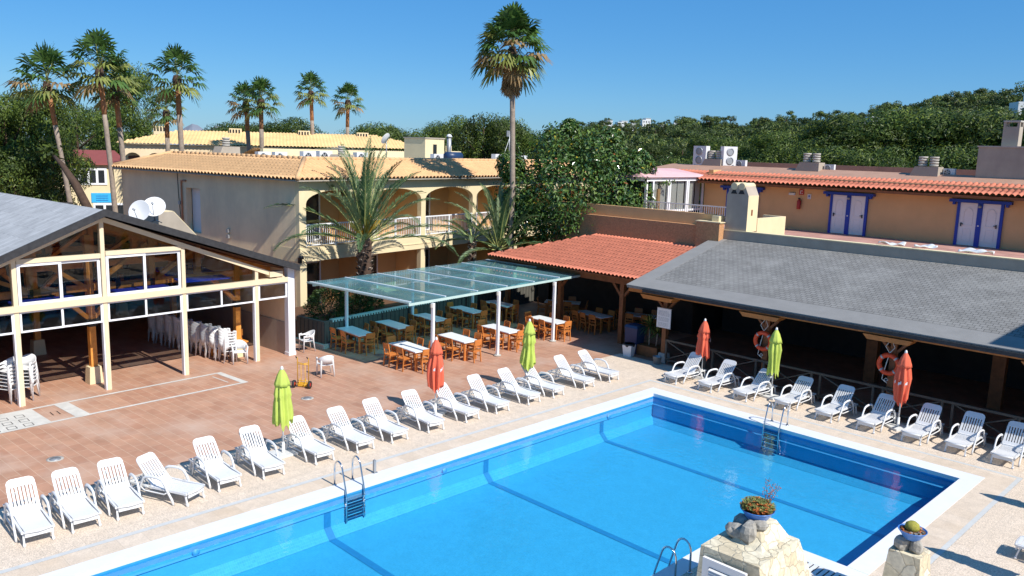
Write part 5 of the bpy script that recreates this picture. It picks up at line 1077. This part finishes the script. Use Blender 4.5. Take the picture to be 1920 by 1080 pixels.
q=MB(); q.lathe([(.0,.12),(.09,.13),(.125,.19),(.11,.26),(.06,.30),(0,.305)],(-.02,.03,0),24,fn=lambda a,u,z:1+.05*math.cos(14*a)); q.build('cactus','cactus',b2)
q=MB()
for k in range(26):
    a=rr.uniform(0,2*PI); rad=rr.uniform(.12,.2); q.mi=k%2; q.obox((rad*math.cos(a),rad*math.sin(a),.165),(math.cos(k),math.sin(k),.2),(-math.sin(k),math.cos(k),0),(0,0,1),.02,.013,.013)
q.build('pebbles',['rock','succB'],b2)
# ================================================================ vegetation
def leafq(mb,c,d,n_,L,W,droop=0.):
    """one leaf: a kite of two triangles folded along the midrib"""
    s_=d.cross(n_).normalized()*W/2; tip=c+d*L+Vector((0,0,-droop)); mid=c+d*L*.45+n_*W*.12
    mb.add([c,mid-s_,tip,mid+s_],[(0,1,2),(0,2,3)])
def fan_palm(name,label,top,trunk_pts,r,crown_r=1.9,skirt=.0,seed=1,nf=46,seg=15,group='tall fan palms',detail=1.,dead=.12):
    rr=random.Random(seed); base=Vector(trunk_pts[0]); t=thing(name,label,'palm tree',base,0,group)
    pts=[Vector(p)-base for p in trunk_pts]; K=14; P=[]
    for i in range(K+1):
        u=i/K*(len(pts)-1); k=min(int(u),len(pts)-2); f=u-k; P.append(pts[k].lerp(pts[k+1],f))
    rad=[r*(1.25-.35*min(1,i/K*2)) for i in range(K+1)]
    q=MB(); cut=int(K*(.80 if 'very tall' not in label else .94)); q.tube(P[:cut+1],rad[:cut+1],9); q.mi=1; q.tube(P[cut:],rad[cut:],9); q.build('trunk',['bark','barkred'],t)
    c=P[-1]
    q=MB(); q.tube([c-Vector((0,0,.9)),c-Vector((0,0,.3)),c],[r*1.3,r*1.6,r*1.1],9); q.build('leaf_base_collar','pbark',t)
    q=MB()
    for i in range(nf+int(skirt*40)):
        isdead=i>=nf; u=(i+.5)/nf; az=i*2.39996+rr.uniform(-.2,.2)
        el=R(86)-u*R(128) if not isdead else R(-62-rr.uniform(0,24))
        org=c+Vector((0,0,.15-u*.45)) if not isdead else c-Vector((0,0,.3+(i-nf)/max(1,skirt*40)*skirt*1.0))
        el+=rr.uniform(-.12,.12); d=Vector((math.cos(el)*math.cos(az),math.cos(el)*math.sin(az),math.sin(el)))
        pl_=crown_r*(.66 if not isdead else .25)*rr.uniform(.85,1.1); fl=crown_r*(.58 if not isdead else .42)*rr.uniform(.85,1.1)
        tipc=org+d*pl_+Vector((0,0,-.10*pl_*math.cos(el))); tang=d.cross(Vector((0,0,1)))
        if tang.length<.1: tang=Vector((1,0,0))
        tang.normalize(); nrm=tang.cross(d).normalized()
        q.mi=4; w_=tang*.02; q.add([org-w_,org+w_,tipc+w_,tipc-w_],[(0,1,2,3)])
        green=0 if u<.45 else (1 if rr.random()<.45 else 0)
        if u<.55 and rr.random()<.35: green=3
        if isdead or (u>.88 and rr.random()<.35) or (u>.6 and rr.random()<dead): green=2
        q.mi=green
        for k in range(seg):
            a=(k/(seg-1)-.5)*R(205 if not isdead else 90); dd=(d*math.cos(a)+tang*math.sin(a)).normalized(); L=fl*(1-.22*abs(a)/1.8)*rr.uniform(.88,1.05); wv=tang*math.cos(a)-d*math.sin(a)
            fold=nrm*(.06*math.sin(k*3)); mid=tipc+dd*L*.58+fold; dr=Vector((0,0,-1))*L*(.10+.32*max(0,math.cos(el))*rr.uniform(.5,1.2)); tip=tipc+dd*L+dr
            ww=wv*fl*.075; q.add([tipc,mid-ww+nrm*.02,mid+ww-nrm*.02,tip-ww*.15,tip+ww*.15],[(0,1,2),(1,3,4,2)])
    q.build('crown',['palmA','palmB','palmC','palmD','rachis'],t); return t
FP=[('tall fan palm with leaning trunk at the far left before the pines',(-34.0,-7.2,0),(-34.6,-8.3,10.9),.14,1.75,0.,1),
 ('tallest fan palm of the left group, just left of the hotel end wall',(-31.8,-5.9,0),(-32.0,-6.45,11.7),.145,1.65,.0,2),
 ('fan palm close against the right side of the tallest left palm',(-33.5,-4.6,0),(-33.7,-5.1,10.9),.16,1.45,.0,3),
 ('fan palm with full crown standing alone before the yellow roof left end',(-41.7,2.0,0),(-41.6,1.75,12.3),.2,1.8,.0,4),
 ('small fan palm half hidden behind the palm at the yellow roof left end',(-51.2,4.7,0),(-51.2,4.85,10.3),.2,1.4,.0,5),
 ('left fan palm of the pair before the yellow roof',(-50.5,11.6,0),(-50.4,11.2,11.3),.2,1.5,.0,6),
 ('right fan palm of the pair before the yellow roof',(-48.1,11.2,0),(-48.1,11.35,11.5),.2,1.6,.0,7),
 ('lone fan palm between the pair and the date palm before the yellow roof',(-54.8,20.3,0),(-54.7,20.0,12.9),.2,1.6,.0,8),
 ('fan palm above the date palm before the right part of the yellow roof',(-54.6,23.6,0),(-54.6,24.05,12.3),.2,1.55,.0,9)]
for lab,b,c,r,cr,skt,sd_ in FP:
    mid=(Vector(b)+Vector(c))/2+Vector((.12,0,0)); fan_palm('fan_palm',lab,None,[b,mid,c],r,cr,skt,sd_,nf=34,seg=13)
fan_palm('fan_palm','very tall fan palm with big crown and tan dead skirt above the hotel roof',None,[(-14.5,7.3,0),(-14.2,7.1,6),(-14.5,7.1,13.0)],.15,1.75,1.05,21,nf=62,seg=16,dead=.42)
p0=Vector((-42.5,-14.2,0)); fan_palm('fan_palm','fan palm cut by the left picture edge behind the hall roof',None,[p0,p0+Vector((0,0,10.2))],.2,1.7,.0,12,nf=36,seg=12)
# date palm
def date_palm(name,label,loc,hz,nf,L,seed,tr=.3,group=None,upright=1.,yellow=True,leafL=.52,el0=12,el1=86):
    rr=random.Random(seed); t=thing(name,label,'palm tree',loc,0,group)
    if tr>0:
        q=MB(); q.tube([(0,0,0),(0,0,hz*.5),(0,0,hz)],[tr*1.05,tr,tr*1.1],12)
        for k in range(90):
            a=k*2.4; z=.2+(hz-.2)*k/90; d=Vector((math.cos(a),math.sin(a),.9)).normalized(); q.mi=k%2; q.bar(Vector((tr*.85*math.cos(a),tr*.85*math.sin(a),z)),Vector((tr*.85*math.cos(a),tr*.85*math.sin(a),z))+d*.20,.10,.04)
        q.build('trunk',['pbark','bark'],t)
    q=MB(); ra=MB(); yl=MB()
    for i in range(nf):
        u=(i+.5)/nf; az=i*2.39996+rr.uniform(-.25,.25); el=R(el1-(el1-el0)*u**1.25)+rr.uniform(-.08,.08); LL=L*rr.uniform(.82,1.06)
        h=Vector((math.cos(az),math.sin(az),0)); side=Vector((-math.sin(az),math.cos(az),0)); c=Vector((0,0,hz-.1+.25*(1-u)))+h*.12; n=26; pos=c; e=el; pts=[c]; dirs=[]
        for k in range(n):
            e-=R(.3+5.6*(k/n)**2.0*(1.1-upright*.35)*(.7+u)); d=h*math.cos(e)+Vector((0,0,1))*math.sin(e); pos=pos+d*LL/n; pts.append(pos); dirs.append(d)
        ra.tube([pts[k] for k in (0,6,13,20,26)],[.035,.026,.018,.012,.005],5,cap=False)
        q.mi=0 if rr.random()<.65 else 1
        for k in range(3,n):
            for sub in (0,.5):
                p=pts[k].lerp(pts[min(k+1,n)],sub); d=dirs[min(k,n-1)]; v=side.cross(d).normalized(); ff=k/n; ll=leafL*(math.sin(PI*min(1,(ff*.9+.12)))**.55)*rr.uniform(.85,1.1)
                for s in (-1,1):
                    ld=(d*.82+side*s*.50+v*-.0+v*rr.uniform(.05,.35)*(-1 if v.z<0 else 1)).normalized(); wv=d.cross(ld).normalized(); w_=ld.cross(wv).normalized()*.028; tip=p+ld*ll-Vector((0,0,ll*.10)); mid=p+ld*ll*.5
                    q.add([p,mid-w_,tip,mid+w_],[(0,1,2,3)])
    q.build('fronds',['phxA','phxB'],t); ra.build('frond_stems','rachis',t)
    if yellow:
        for k in range(26):
            a=rr.uniform(0,6.28); e=rr.uniform(.7,1.4); d=Vector((math.cos(a)*math.cos(e),math.sin(a)*math.cos(e),math.sin(e))); yl.mi=0 if k%3 else 1; c=Vector((0,0,hz))+d*.25; L2=rr.uniform(.5,1.0)
            for j in range(7): dd=(d+rv()*.16).normalized(); w_=dd.cross(rv()).normalized()*.018; yl.add([c-w_,c+w_,c+dd*L2+w_*.4,c+dd*L2-w_*.4],[(0,1,2,3)])
        yl.build('young_stalks',['phxC','fruit'],t)
    return t
date_palm('date_palm','large date palm with arching grey-green fronds behind the glass canopy',(-15.6,-.9,0),3.75,30,4.7,31,el0=6,el1=89)
date_palm('date_palm','smaller bushy palm left of the big-leaved tree by the hotel balconies',(-14.6,6.6,0),3.0,24,3.6,32,tr=.12,yellow=False,leafL=.42,el0=10,el1=84)
date_palm('date_palm','drooping young palm against the cream pillar right of the large date palm',(-15.3,5.4,0),3.5,9,2.2,33,tr=.09,yellow=False,leafL=.32,el0=-10,el1=50)
# ficus tree in front of lodge
def ficus():
    rr=random.Random(44); loc=Vector((-12.7,9.95,0)); t=thing('ficus_tree','large dark glossy-leaved tree with yellowing leaves behind the red tiled roof','tree',loc)
    q=MB(); q.tube([(0,0,0),(.15,-.1,2.2),(.05,.0,3.9)],[.22,.17,.14],9); q.tube([(.3,.1,0),(-.4,-.5,2.0),(-1.3,-.9,4.0),(-1.9,-1.1,5.2)],[.16,.13,.10,.05],8); q.tube([(.1,0,2.6),(.9,.6,4.0),(2.0,1.4,5.4)],[.13,.10,.04],8); q.tube([(0,0,3.6),(.3,.1,5.5),(-.2,.3,7.5)],[.12,.09,.03],8); q.tube([(.1,-.1,3.4),(-.8,.8,5),(-1.8,1.9,6.5)],[.1,.07,.03],7); q.build('trunk','fbark',t)
    blobs=[((0,0,6.1),2.5),((-1.9,-1.3,5.7),1.5),((1.7,1.5,5.8),1.75),((-.7,-.4,7.6),1.25),((1.0,.9,7.5),1.25),((2.4,2.2,5.6),.95),((-2.5,-2.1,6.9),.65),((-1.6,-1.7,4.4),1.1),((1.3,.9,4.5),1.3),((.2,-.5,4.7),1.3),((2.5,2.4,7.1),.7),((-2.2,-2.0,5.1),.9),((.3,-.9,5.9),1.7),((-.2,-.1,8.7),.35),((1.6,1.4,8.4),.3)]
    blobs=[((c[0]*.98,c[1]*.98,6.2+(c[2]-6.1)*1.16),r_*1.15) for c,r_ in blobs]
    q=MB()
    for k in range(26000):
        (c,r_)=blobs[min(len(blobs)-1,int(rr.random()**1.3*len(blobs)))] if k%2 else blobs[rr.randrange(len(blobs))]
        z=rr.uniform(-1,1); a=rr.uniform(0,6.283); s=math.sqrt(1-z*z); dv=Vector((s*math.cos(a),s*math.sin(a),z)); rad=r_*(.55+.45*rr.random()**.4)*(1+.13*math.sin(a*5+z*4)); p=Vector(c)+dv*rad
        n_=(dv*.8+Vector((0,0,.5))+rv()*.7).normalized(); d=n_.cross(rv()).normalized(); d=(d+Vector((0,0,-.25))).normalized(); x=rr.random(); q.mi=0 if x<.50 else (3 if x<.78 else (1 if x<.982 else (2 if x<.996 else 4)))
        leafq(q,p,d,n_,rr.uniform(.17,.27),rr.uniform(.085,.12),.03)
    for (a,b) in (((-.2,-.1,8.3),(-.5,-.4,9.3)),((1.6,1.5,8.0),(1.7,1.6,8.9)),((-1.9,-1.6,7.0),(-2.3,-2.0,8.6)),((3.1,2.9,6.4),(3.9,3.6,6.6)),((2.9,2.7,7.2),(3.7,3.5,8.0))):
        a,b=Vector(a),Vector(b)
        q.mi=3; q.tube([a,(a+b)/2+Vector((.05,0,0)),b],[.02,.015,.006],5)
        for j in range(26):
            p=a.lerp(b,.3+.7*j/26); q.mi=0 if j%4 else 1; leafq(q,p,(rv()+Vector((0,0,.4))).normalized(),(Vector((0,0,1))+rv()*.6).normalized(),.20,.09,.02)
    q.build('crown',['ficA','ficB','ficC','ficD','ficE'],t); return t
ficus()
# pines
def pine_mesh(name,seed,H=10.,Wd=4.2,nclump=46,per=75,leaf=.30,mats=('pineA','pineB','pineC'),th=.28,trunk=True,flat=1.):
    rr=random.Random(seed); t=thing(name,'','pine tree')
    q=MB(); q.tube([(0,0,-1.5),(.1,.1,H*.35),(-.1,.05,H*.7),(0,0,H*.92)],[.26,.2,.12,.03],7)
    cl=[]
    for i in range(nclump):
        u=rr.random()**.8; z=H*(th+(1-th)*u); rmax=Wd*math.sin(PI*min(1,.18+.82*(1-u)**.8))**.7*(1 if u<.85 else .7); a=i*2.4+rr.uniform(-.4,.4); rad=rmax*(.35+.65*rr.random()**.5)*.8
        c=Vector((rad*math.cos(a),rad*math.sin(a),z*flat)); cl.append((c,Wd*(rr.uniform(.17,.34) if H<8 else rr.uniform(.20,.42))))
        if i%3==0: q.tube([(0,0,max(0,z*.8-.5)),c*.6+Vector((0,0,z*.3)),c],[.09,.05,.02],5)
    if trunk: q.build('trunk','pbark',t)
    q=MB()
    for ci,(c,r_) in enumerate(cl):
        tone=rr.random(); topb=(c.z/H)
        for k in range(per):
            dv=Vector((rr.gauss(0,1),rr.gauss(0,1),rr.gauss(0,.8))); dv.normalize(); p=c+dv*r_*(.5+.5*rr.random()**.5)*Vector((1,1,.72)).length/1.6; p=c+Vector((dv.x,dv.y,dv.z*.7))*r_*(.62+.38*rr.random()**.5)
            x=rr.random()*.6+tone*.4; q.mi=0 if x<.52 else (1 if x<.80 else 2)
            n_=(dv+rv()*.45).normalized(); d=n_.cross(rv()); d=(d.normalized() if d.length>.01 else Vector((0,0,1))); s_=d.cross(n_).normalized()*leaf*.20; L=leaf*rr.uniform(.7,1.3)
            q.add([p-s_*.5,p+s_*.5,p+d*L+s_,p+d*L-s_],[(0,1,2,3)])
    q.build('crown',list(mats),t); return t
NP=[pine_mesh('pine_tree',100+i,H=10,Wd=[4.2,3.7,4.6][i],nclump=[40,34,44][i],per=340,leaf=.23,th=[.22,.15,.3][i]) for i in range(3)]
usedp=[False]*3
def azd(px,D): a=camray_h(px); return CX+D*math.cos(a),CY+D*math.sin(a)
def ztop(px,py,D): hy=279.8+(px-960)*.0293; return 8+(hy-py)/1537.7*D/ math.cos(math.atan((px-960)/1537.7)) if 0 else 8+(hy-py)/1537.7*D*math.cos(math.atan((px-960)/1537.7))
def nearpine(i,px,py,D,lab,sx=1.,group='pines behind the hotel'):
    x,y=azd(px,D); zb=hillz(x,y); h=ztop(px,py,D)-zb; s=h/11.2; place(NP[i],usedp[i],(x,y,zb),rnd.uniform(0,6.28),lab,group,(s*sx,s*sx,s)); usedp[i]=True
NL=[(0,15,165,57,'big pine at the left picture edge behind the hall roof',.75),(2,70,150,59,'big pine behind the leaning fan palm on the left',.62),(1,150,170,84,'big pine between the two left fan palm groups',.9),(2,250,118,96,'tallest pine right of the left fan palms',.5),(0,-60,170,58,'big pine outside the left picture edge',1.),(0,205,190,94,'broad pine filling the gap behind the tallest left palms',1.1),
 (1,238,222,95,'rounded pine low behind the hotel left end',.7),(2,85,250,60,'dark pine low behind the leaning fan palm trunk',.9),(0,25,262,55,'dark low pine at the left edge over the hall roof',1.0),(1,212,235,96,'pine just left of the yellow roof end',.6)]
for i,px,py,D,lab,sx in NL: nearpine(i,px,py,D,lab,sx)
MIDP=[(0,430,222,112,1.1),(1,455,214,110,1.1),(2,505,226,112,1.2),(0,545,212,108,1.1),(1,580,232,110,1.),(2,705,226,105,1.1),(0,742,230,104,1.1),(1,775,236,102,1.),(2,822,222,92,.8),(0,862,208,78,.75),(1,900,188,76,.72),(2,938,212,78,.8),(0,975,232,82,.8),(1,1005,240,86,.9),(2,1090,232,84,.9),(0,1040,236,84,.9),(1,1150,250,90,1.)]
for k,(i,px,py,D,sx) in enumerate(MIDP):
    pos=['first','second','third','fourth','fifth','sixth','seventh','eighth','ninth','tenth','eleventh','twelfth','thirteenth','fourteenth','fifteenth','sixteenth','seventeenth'][k]
    nearpine(i,px,py,D,'pine on the skyline behind the hotel roofs, %s from the left'%['first','second','third','fourth','fifth','sixth','seventh','eighth','ninth','tenth','eleventh','twelfth','thirteenth','fifteenth','fourteenth','sixteenth' if 0 else 'fourteenth and lowest','last'][k] if k not in (12,13,14,15,16) else ['pine right of the very tall palm trunk, partly behind the big-leaved tree','second pine behind the top of the big-leaved tree','pine behind the right top of the big-leaved tree','pine behind the centre of the big-leaved tree','pine right of the big-leaved tree crown'][k-12],sx,'pines on the skyline behind the hotel')
RP=[(1215,262,100),(1262,258,96),(1310,250,92),(1352,256,88),(1400,246,90),(1440,240,86),(1478,250,80),(1520,214,86),(1562,212,84),(1605,222,80),(1650,206,84),(1690,196,82),(1735,208,80),(1778,186,82),(1820,200,80),(1862,212,78),(1905,190,80),(1545,262,66),(1630,262,64),(1700,270,62),(1790,262,62),(1870,280,60),(1455,285,68),(1380,290,72),(1290,285,76),(1240,275,84),(1960,190,78)]
for k,(px,py,D) in enumerate(RP):
    names='large pine in the wood behind the orange lodge, %s'%(['beside the big-leaved tree','behind the sunroom','above the left air conditioners','right of the left air conditioners','above the terrace chimney','left of the blue doors','above the middle chimney left side','directly above the middle lodge chimney','tall one right of the middle chimney','above the first blue doors','between the two blue door pairs','tallest before the right chimney','above the right lodge chimney','tall one right of the right chimney','left of the stair tower chimney','behind the tower chimney','right of the tower chimney','low one behind the middle chimney','low one right of the middle chimney','low one left of the right chimney','low one beside the stair tower','low one behind the stair tower','low one left of the middle chimney','low one behind the terrace chimney','low one behind the sunroom roof','low one right of the ficus','outside the right edge'][k])
    nearpine(k%3,px+rnd.uniform(-6,6),py+rnd.uniform(-4,4),D,' '.join(names.split()[:16]),rnd.uniform(.95,1.3),'large pines behind the orange lodge')
HP=[pine_mesh('hillside_pine',200+i,H=6.5,Wd=2.9,nclump=26,per=75,leaf=.36,mats=('hillA','hillB','hillC'),th=.25) for i in range(4)]
uh=[False]*4; cnt=0; rh=random.Random(11)
pts=[]
for px0,px1,n,Da,Db in ((1200,1960,140,105,215),(1020,1480,90,150,330),(1480,1960,30,180,230),(820,1200,25,260,420)):
    for k in range(n):
        px=rh.uniform(px0,px1); a=camray_h(px); D=Da+(Db-Da)*rh.random()**.8
        crD=[c for c in crest if c[0]>=a]; lim=(crD[0][1] if crD else 220)*1.02; D=min(D,lim); pts.append((px,D))
# crest line trees so that the skyline is uneven
k=0
for px in range(1040,1960,28):
    a=camray_h(px); crD=[c for c in crest if c[0]>=a]; D=(crD[0][1] if crD else 220); pts.append((px+rh.uniform(-8,8),D*rh.uniform(.93,.99)))
HS=[(1126,340),(1150,340),(1178,335),(1200,332),(1222,328),(1246,322),(1607,128),(1893,150),(1922,158)]
def clear(px,D): return not any(abs(px-a)<(20 if b>200 else 24) and b-70<D<b+3 for a,b in HS)
pts=[p_ for p_ in pts if clear(*p_)][:298]
for px,D in pts:
    x,y=azd(px,D); i=rh.randrange(4); s=rh.uniform(.6,1.15)*(1 if D<260 else .8); place(HP[i],uh[i],(x,y,hillz(x,y)-.3),rh.uniform(0,6.28),'small rounded pine among many alike on the wooded hillside','small pines covering the hillside',(s*1.15,s*1.15,s)); uh[i]=True
# undergrowth scrub covering the hill between trees (uncountable)
q=MB(); rs_=random.Random(9)
for k in range(26000):
    px=rs_.uniform(980,1990); D=62+(rs_.random()**.75)*300; a=camray_h(px); crD=[c for c in crest if c[0]>=a]; lim=(crD[0][1] if crD else 220); 
    if D>lim: D=lim*rs_.uniform(.3,1.)
    if not clear(px,D): continue
    x,y=CX+D*math.cos(a),CY+D*math.sin(a); z=hillz(x,y); q.mi=rs_.choice((0,0,1,1,2)); s=rs_.uniform(.3,.7)*(1+D/300); c=Vector((x,y,z+rs_.uniform(0,1.6)))
    d=(rv()+Vector((0,0,.4))).normalized(); sv=d.cross(rv()).normalized()*s*.35; q.add([c-sv,c+sv,c+d*s+sv*.6,c+d*s-sv*.6],[(0,1,2,3)])
tag(q.build('scrub',['hillA','hillB','hillC']),'dense green scrub covering the hillside between the pines','scrub',kind='stuff')
# white houses on the hill
def house(px,pyb,D,w_,d_,h_,lab,dz=0):
    x,y=azd(px,D); a=camray_h(px)+PI/2+.35; t=thing('hill_house',lab,'house',(x,y,ztop(px,pyb,D)),a,'white houses on the hillside'); q=MB(); q.box(-w_/2,w_/2,-d_/2,d_/2,-4,h_); q.box(-w_/2,w_*.1,-d_/2,d_/2,h_,h_*1.4); q.build('wall','white',t)
    q=MB(); q.box(-w_/2-.15,w_*.1+.15,-d_/2-.15,d_/2+.15,h_*1.4,h_*1.4+.12); q.build('roof','redtile' if dz==.5 else 'white',t)
    for k in range(3): q=MB(); q.box(-w_*.35+k*w_*.3,-w_*.35+k*w_*.3+w_*.12,d_/2,d_/2+.03,h_*.3,h_*.7); q.build('window','darkglass',t)
for px,pyb,D,w_,h_,dz,lab in ((1126,238,340,3.6,1.6,1.6,'white house at the left end of the hilltop cluster'),(1152,236,352,4.4,1.2,1.6,'long low white house left of the hilltop cluster centre'),(1171,242,330,2.6,1.4,1.8,'white house at the centre of the hilltop cluster'),(1196,234,350,3.6,1.6,1.8,'small white house right of the cluster centre'),(1224,245,328,2.4,1.4,1.2,'small white house low at the right of the hilltop cluster'),(1252,238,330,2.0,1.2,1.2,'isolated white house right of the hilltop cluster'),(1607,252,128,2.0,1.6,3.6,'single tiny white house deep among the pines above the lodge'),(1897,232,150,4.6,3.0,.3,'white villa with terracotta parapet on the hill above the stair tower'),(1926,222,158,5,2.0,.6,'white villa cut by the right picture edge on the hill')):
    house(px,pyb,D,w_,w_*.8,h_,lab,dz)
# leaning pine trunk between left palms
lt=thing('leaning_trunk','dark curved bare tree trunk leaning between the two left palm trunks','tree',(-36.5,-5.4,0)); q=MB(); A_=Vector((-31.4,-7.7,3.2)); 
P3=[azd(190,47),azd(165,47.3),azd(140,47.6),azd(118,49),azd(100,52)]; zz=[3.6,4.1,5.6,6.5,7.0]; P3=[Vector((x,y,z))-Vector((-36.5,-5.4,0)) for (x,y),z in zip(P3,zz)]; q.tube([Vector((P3[0].x+.6,P3[0].y+.6,0))]+P3,[.3,.28,.25,.2,.14,.08],8); q.build('trunk','pbark',lt)
lv=MB(); rl_=random.Random(4)
for k in range(160):
    c=P3[-1]+rv()*rl_.uniform(.1,.6); d=(rv()+Vector((0,0,.3))).normalized(); s_=d.cross(rv()).normalized()*.06; lv.mi=k%2; lv.add([c-s_,c+s_,c+d*.35+s_,c+d*.35-s_],[(0,1,2,3)])
lv.build('crown',['pineA','pineB'],lt)
# hedge / planting behind the dark wall
def shrub(loc,r,h,n,lab,seed,mats=('hedge','hedgeB'),L=.12):
    rr=random.Random(seed); t=thing('shrub',lab,'shrub',loc); q=MB()
    for k in range(6): a=k*1.05; q.tube([(0,0,0),(r*.4*math.cos(a),r*.4*math.sin(a),h*.5),(r*.7*math.cos(a),r*.7*math.sin(a),h*.8)],[.02,.014,.006],5)
    q.build('stems','fbark',t); q=MB()
    for k in range(n):
        z=rr.random(); a=rr.uniform(0,6.28); rad=r*math.sin(PI*(.2+.75*z))**.5*(.6+.4*rr.random())*(1+.18*math.sin(a*3+z*7)); p=Vector((rad*math.cos(a),rad*math.sin(a),.15+z*h)); q.mi=0 if rr.random()<.55 else 1
        leafq(q,p,(Vector((math.cos(a),math.sin(a),.5))+rv()*.7).normalized(),rv(),L*rr.uniform(.7,1.3),L*.4,.01)
    q.build('foliage',list(mats),t); return t
shrub((-13.3,-4.3,.8),.85,1.15,2600,'dense dark green shrub at the left end of the planting bed behind the wall',61)
shrub((-13.6,-2.7,.8),.8,1.0,2200,'dark green shrub next to the date palm trunk behind the dark wall',62)
shrub((-14.2,-1.6,.8),.7,.8,1500,'low dark shrub at the foot of the large date palm',63)
# potted yucca by the veranda
yp=thing('potted_yucca','spiky potted yucca with pale stems in dark shade by the notice board','potted plant',(-3.2,4.25,.006)); q=MB(); q.box(-.5,.5,-.3,.3,0,.42); q.build('planter_box','darkwood',yp)
q=MB(); q.tube([(-.1,0,.4),(-.14,.05,1.05)],.035,7); q.tube([(.22,.02,.4),(.28,.0,.95)],.03,7); q.build('stem','bark',yp); q=MB()
for (c,nn) in ((Vector((-.14,.05,1.2)),64),(Vector((.28,0,1.0)),30)):
    for k in range(nn):
        a=k*2.4; e=R(80-115*k/nn); d=Vector((math.cos(a)*math.cos(e),math.sin(a)*math.cos(e),math.sin(e))); L=.55+.15*rnd.random(); s_=d.cross(Vector((0,0,1))); s_=(s_.normalized() if s_.length>.05 else Vector((1,0,0)))*.028; q.mi=0 if k%5 else 1
        q.add([c-s_*.6,c+s_*.6,c+d*L*.6+s_-Vector((0,0,.02)),c+d*L-Vector((0,0,.12)),c+d*L*.6-s_-Vector((0,0,.02))],[(0,1,2,4),(4,2,3)])
q.build('leaves',['hedge','palmB'],yp)
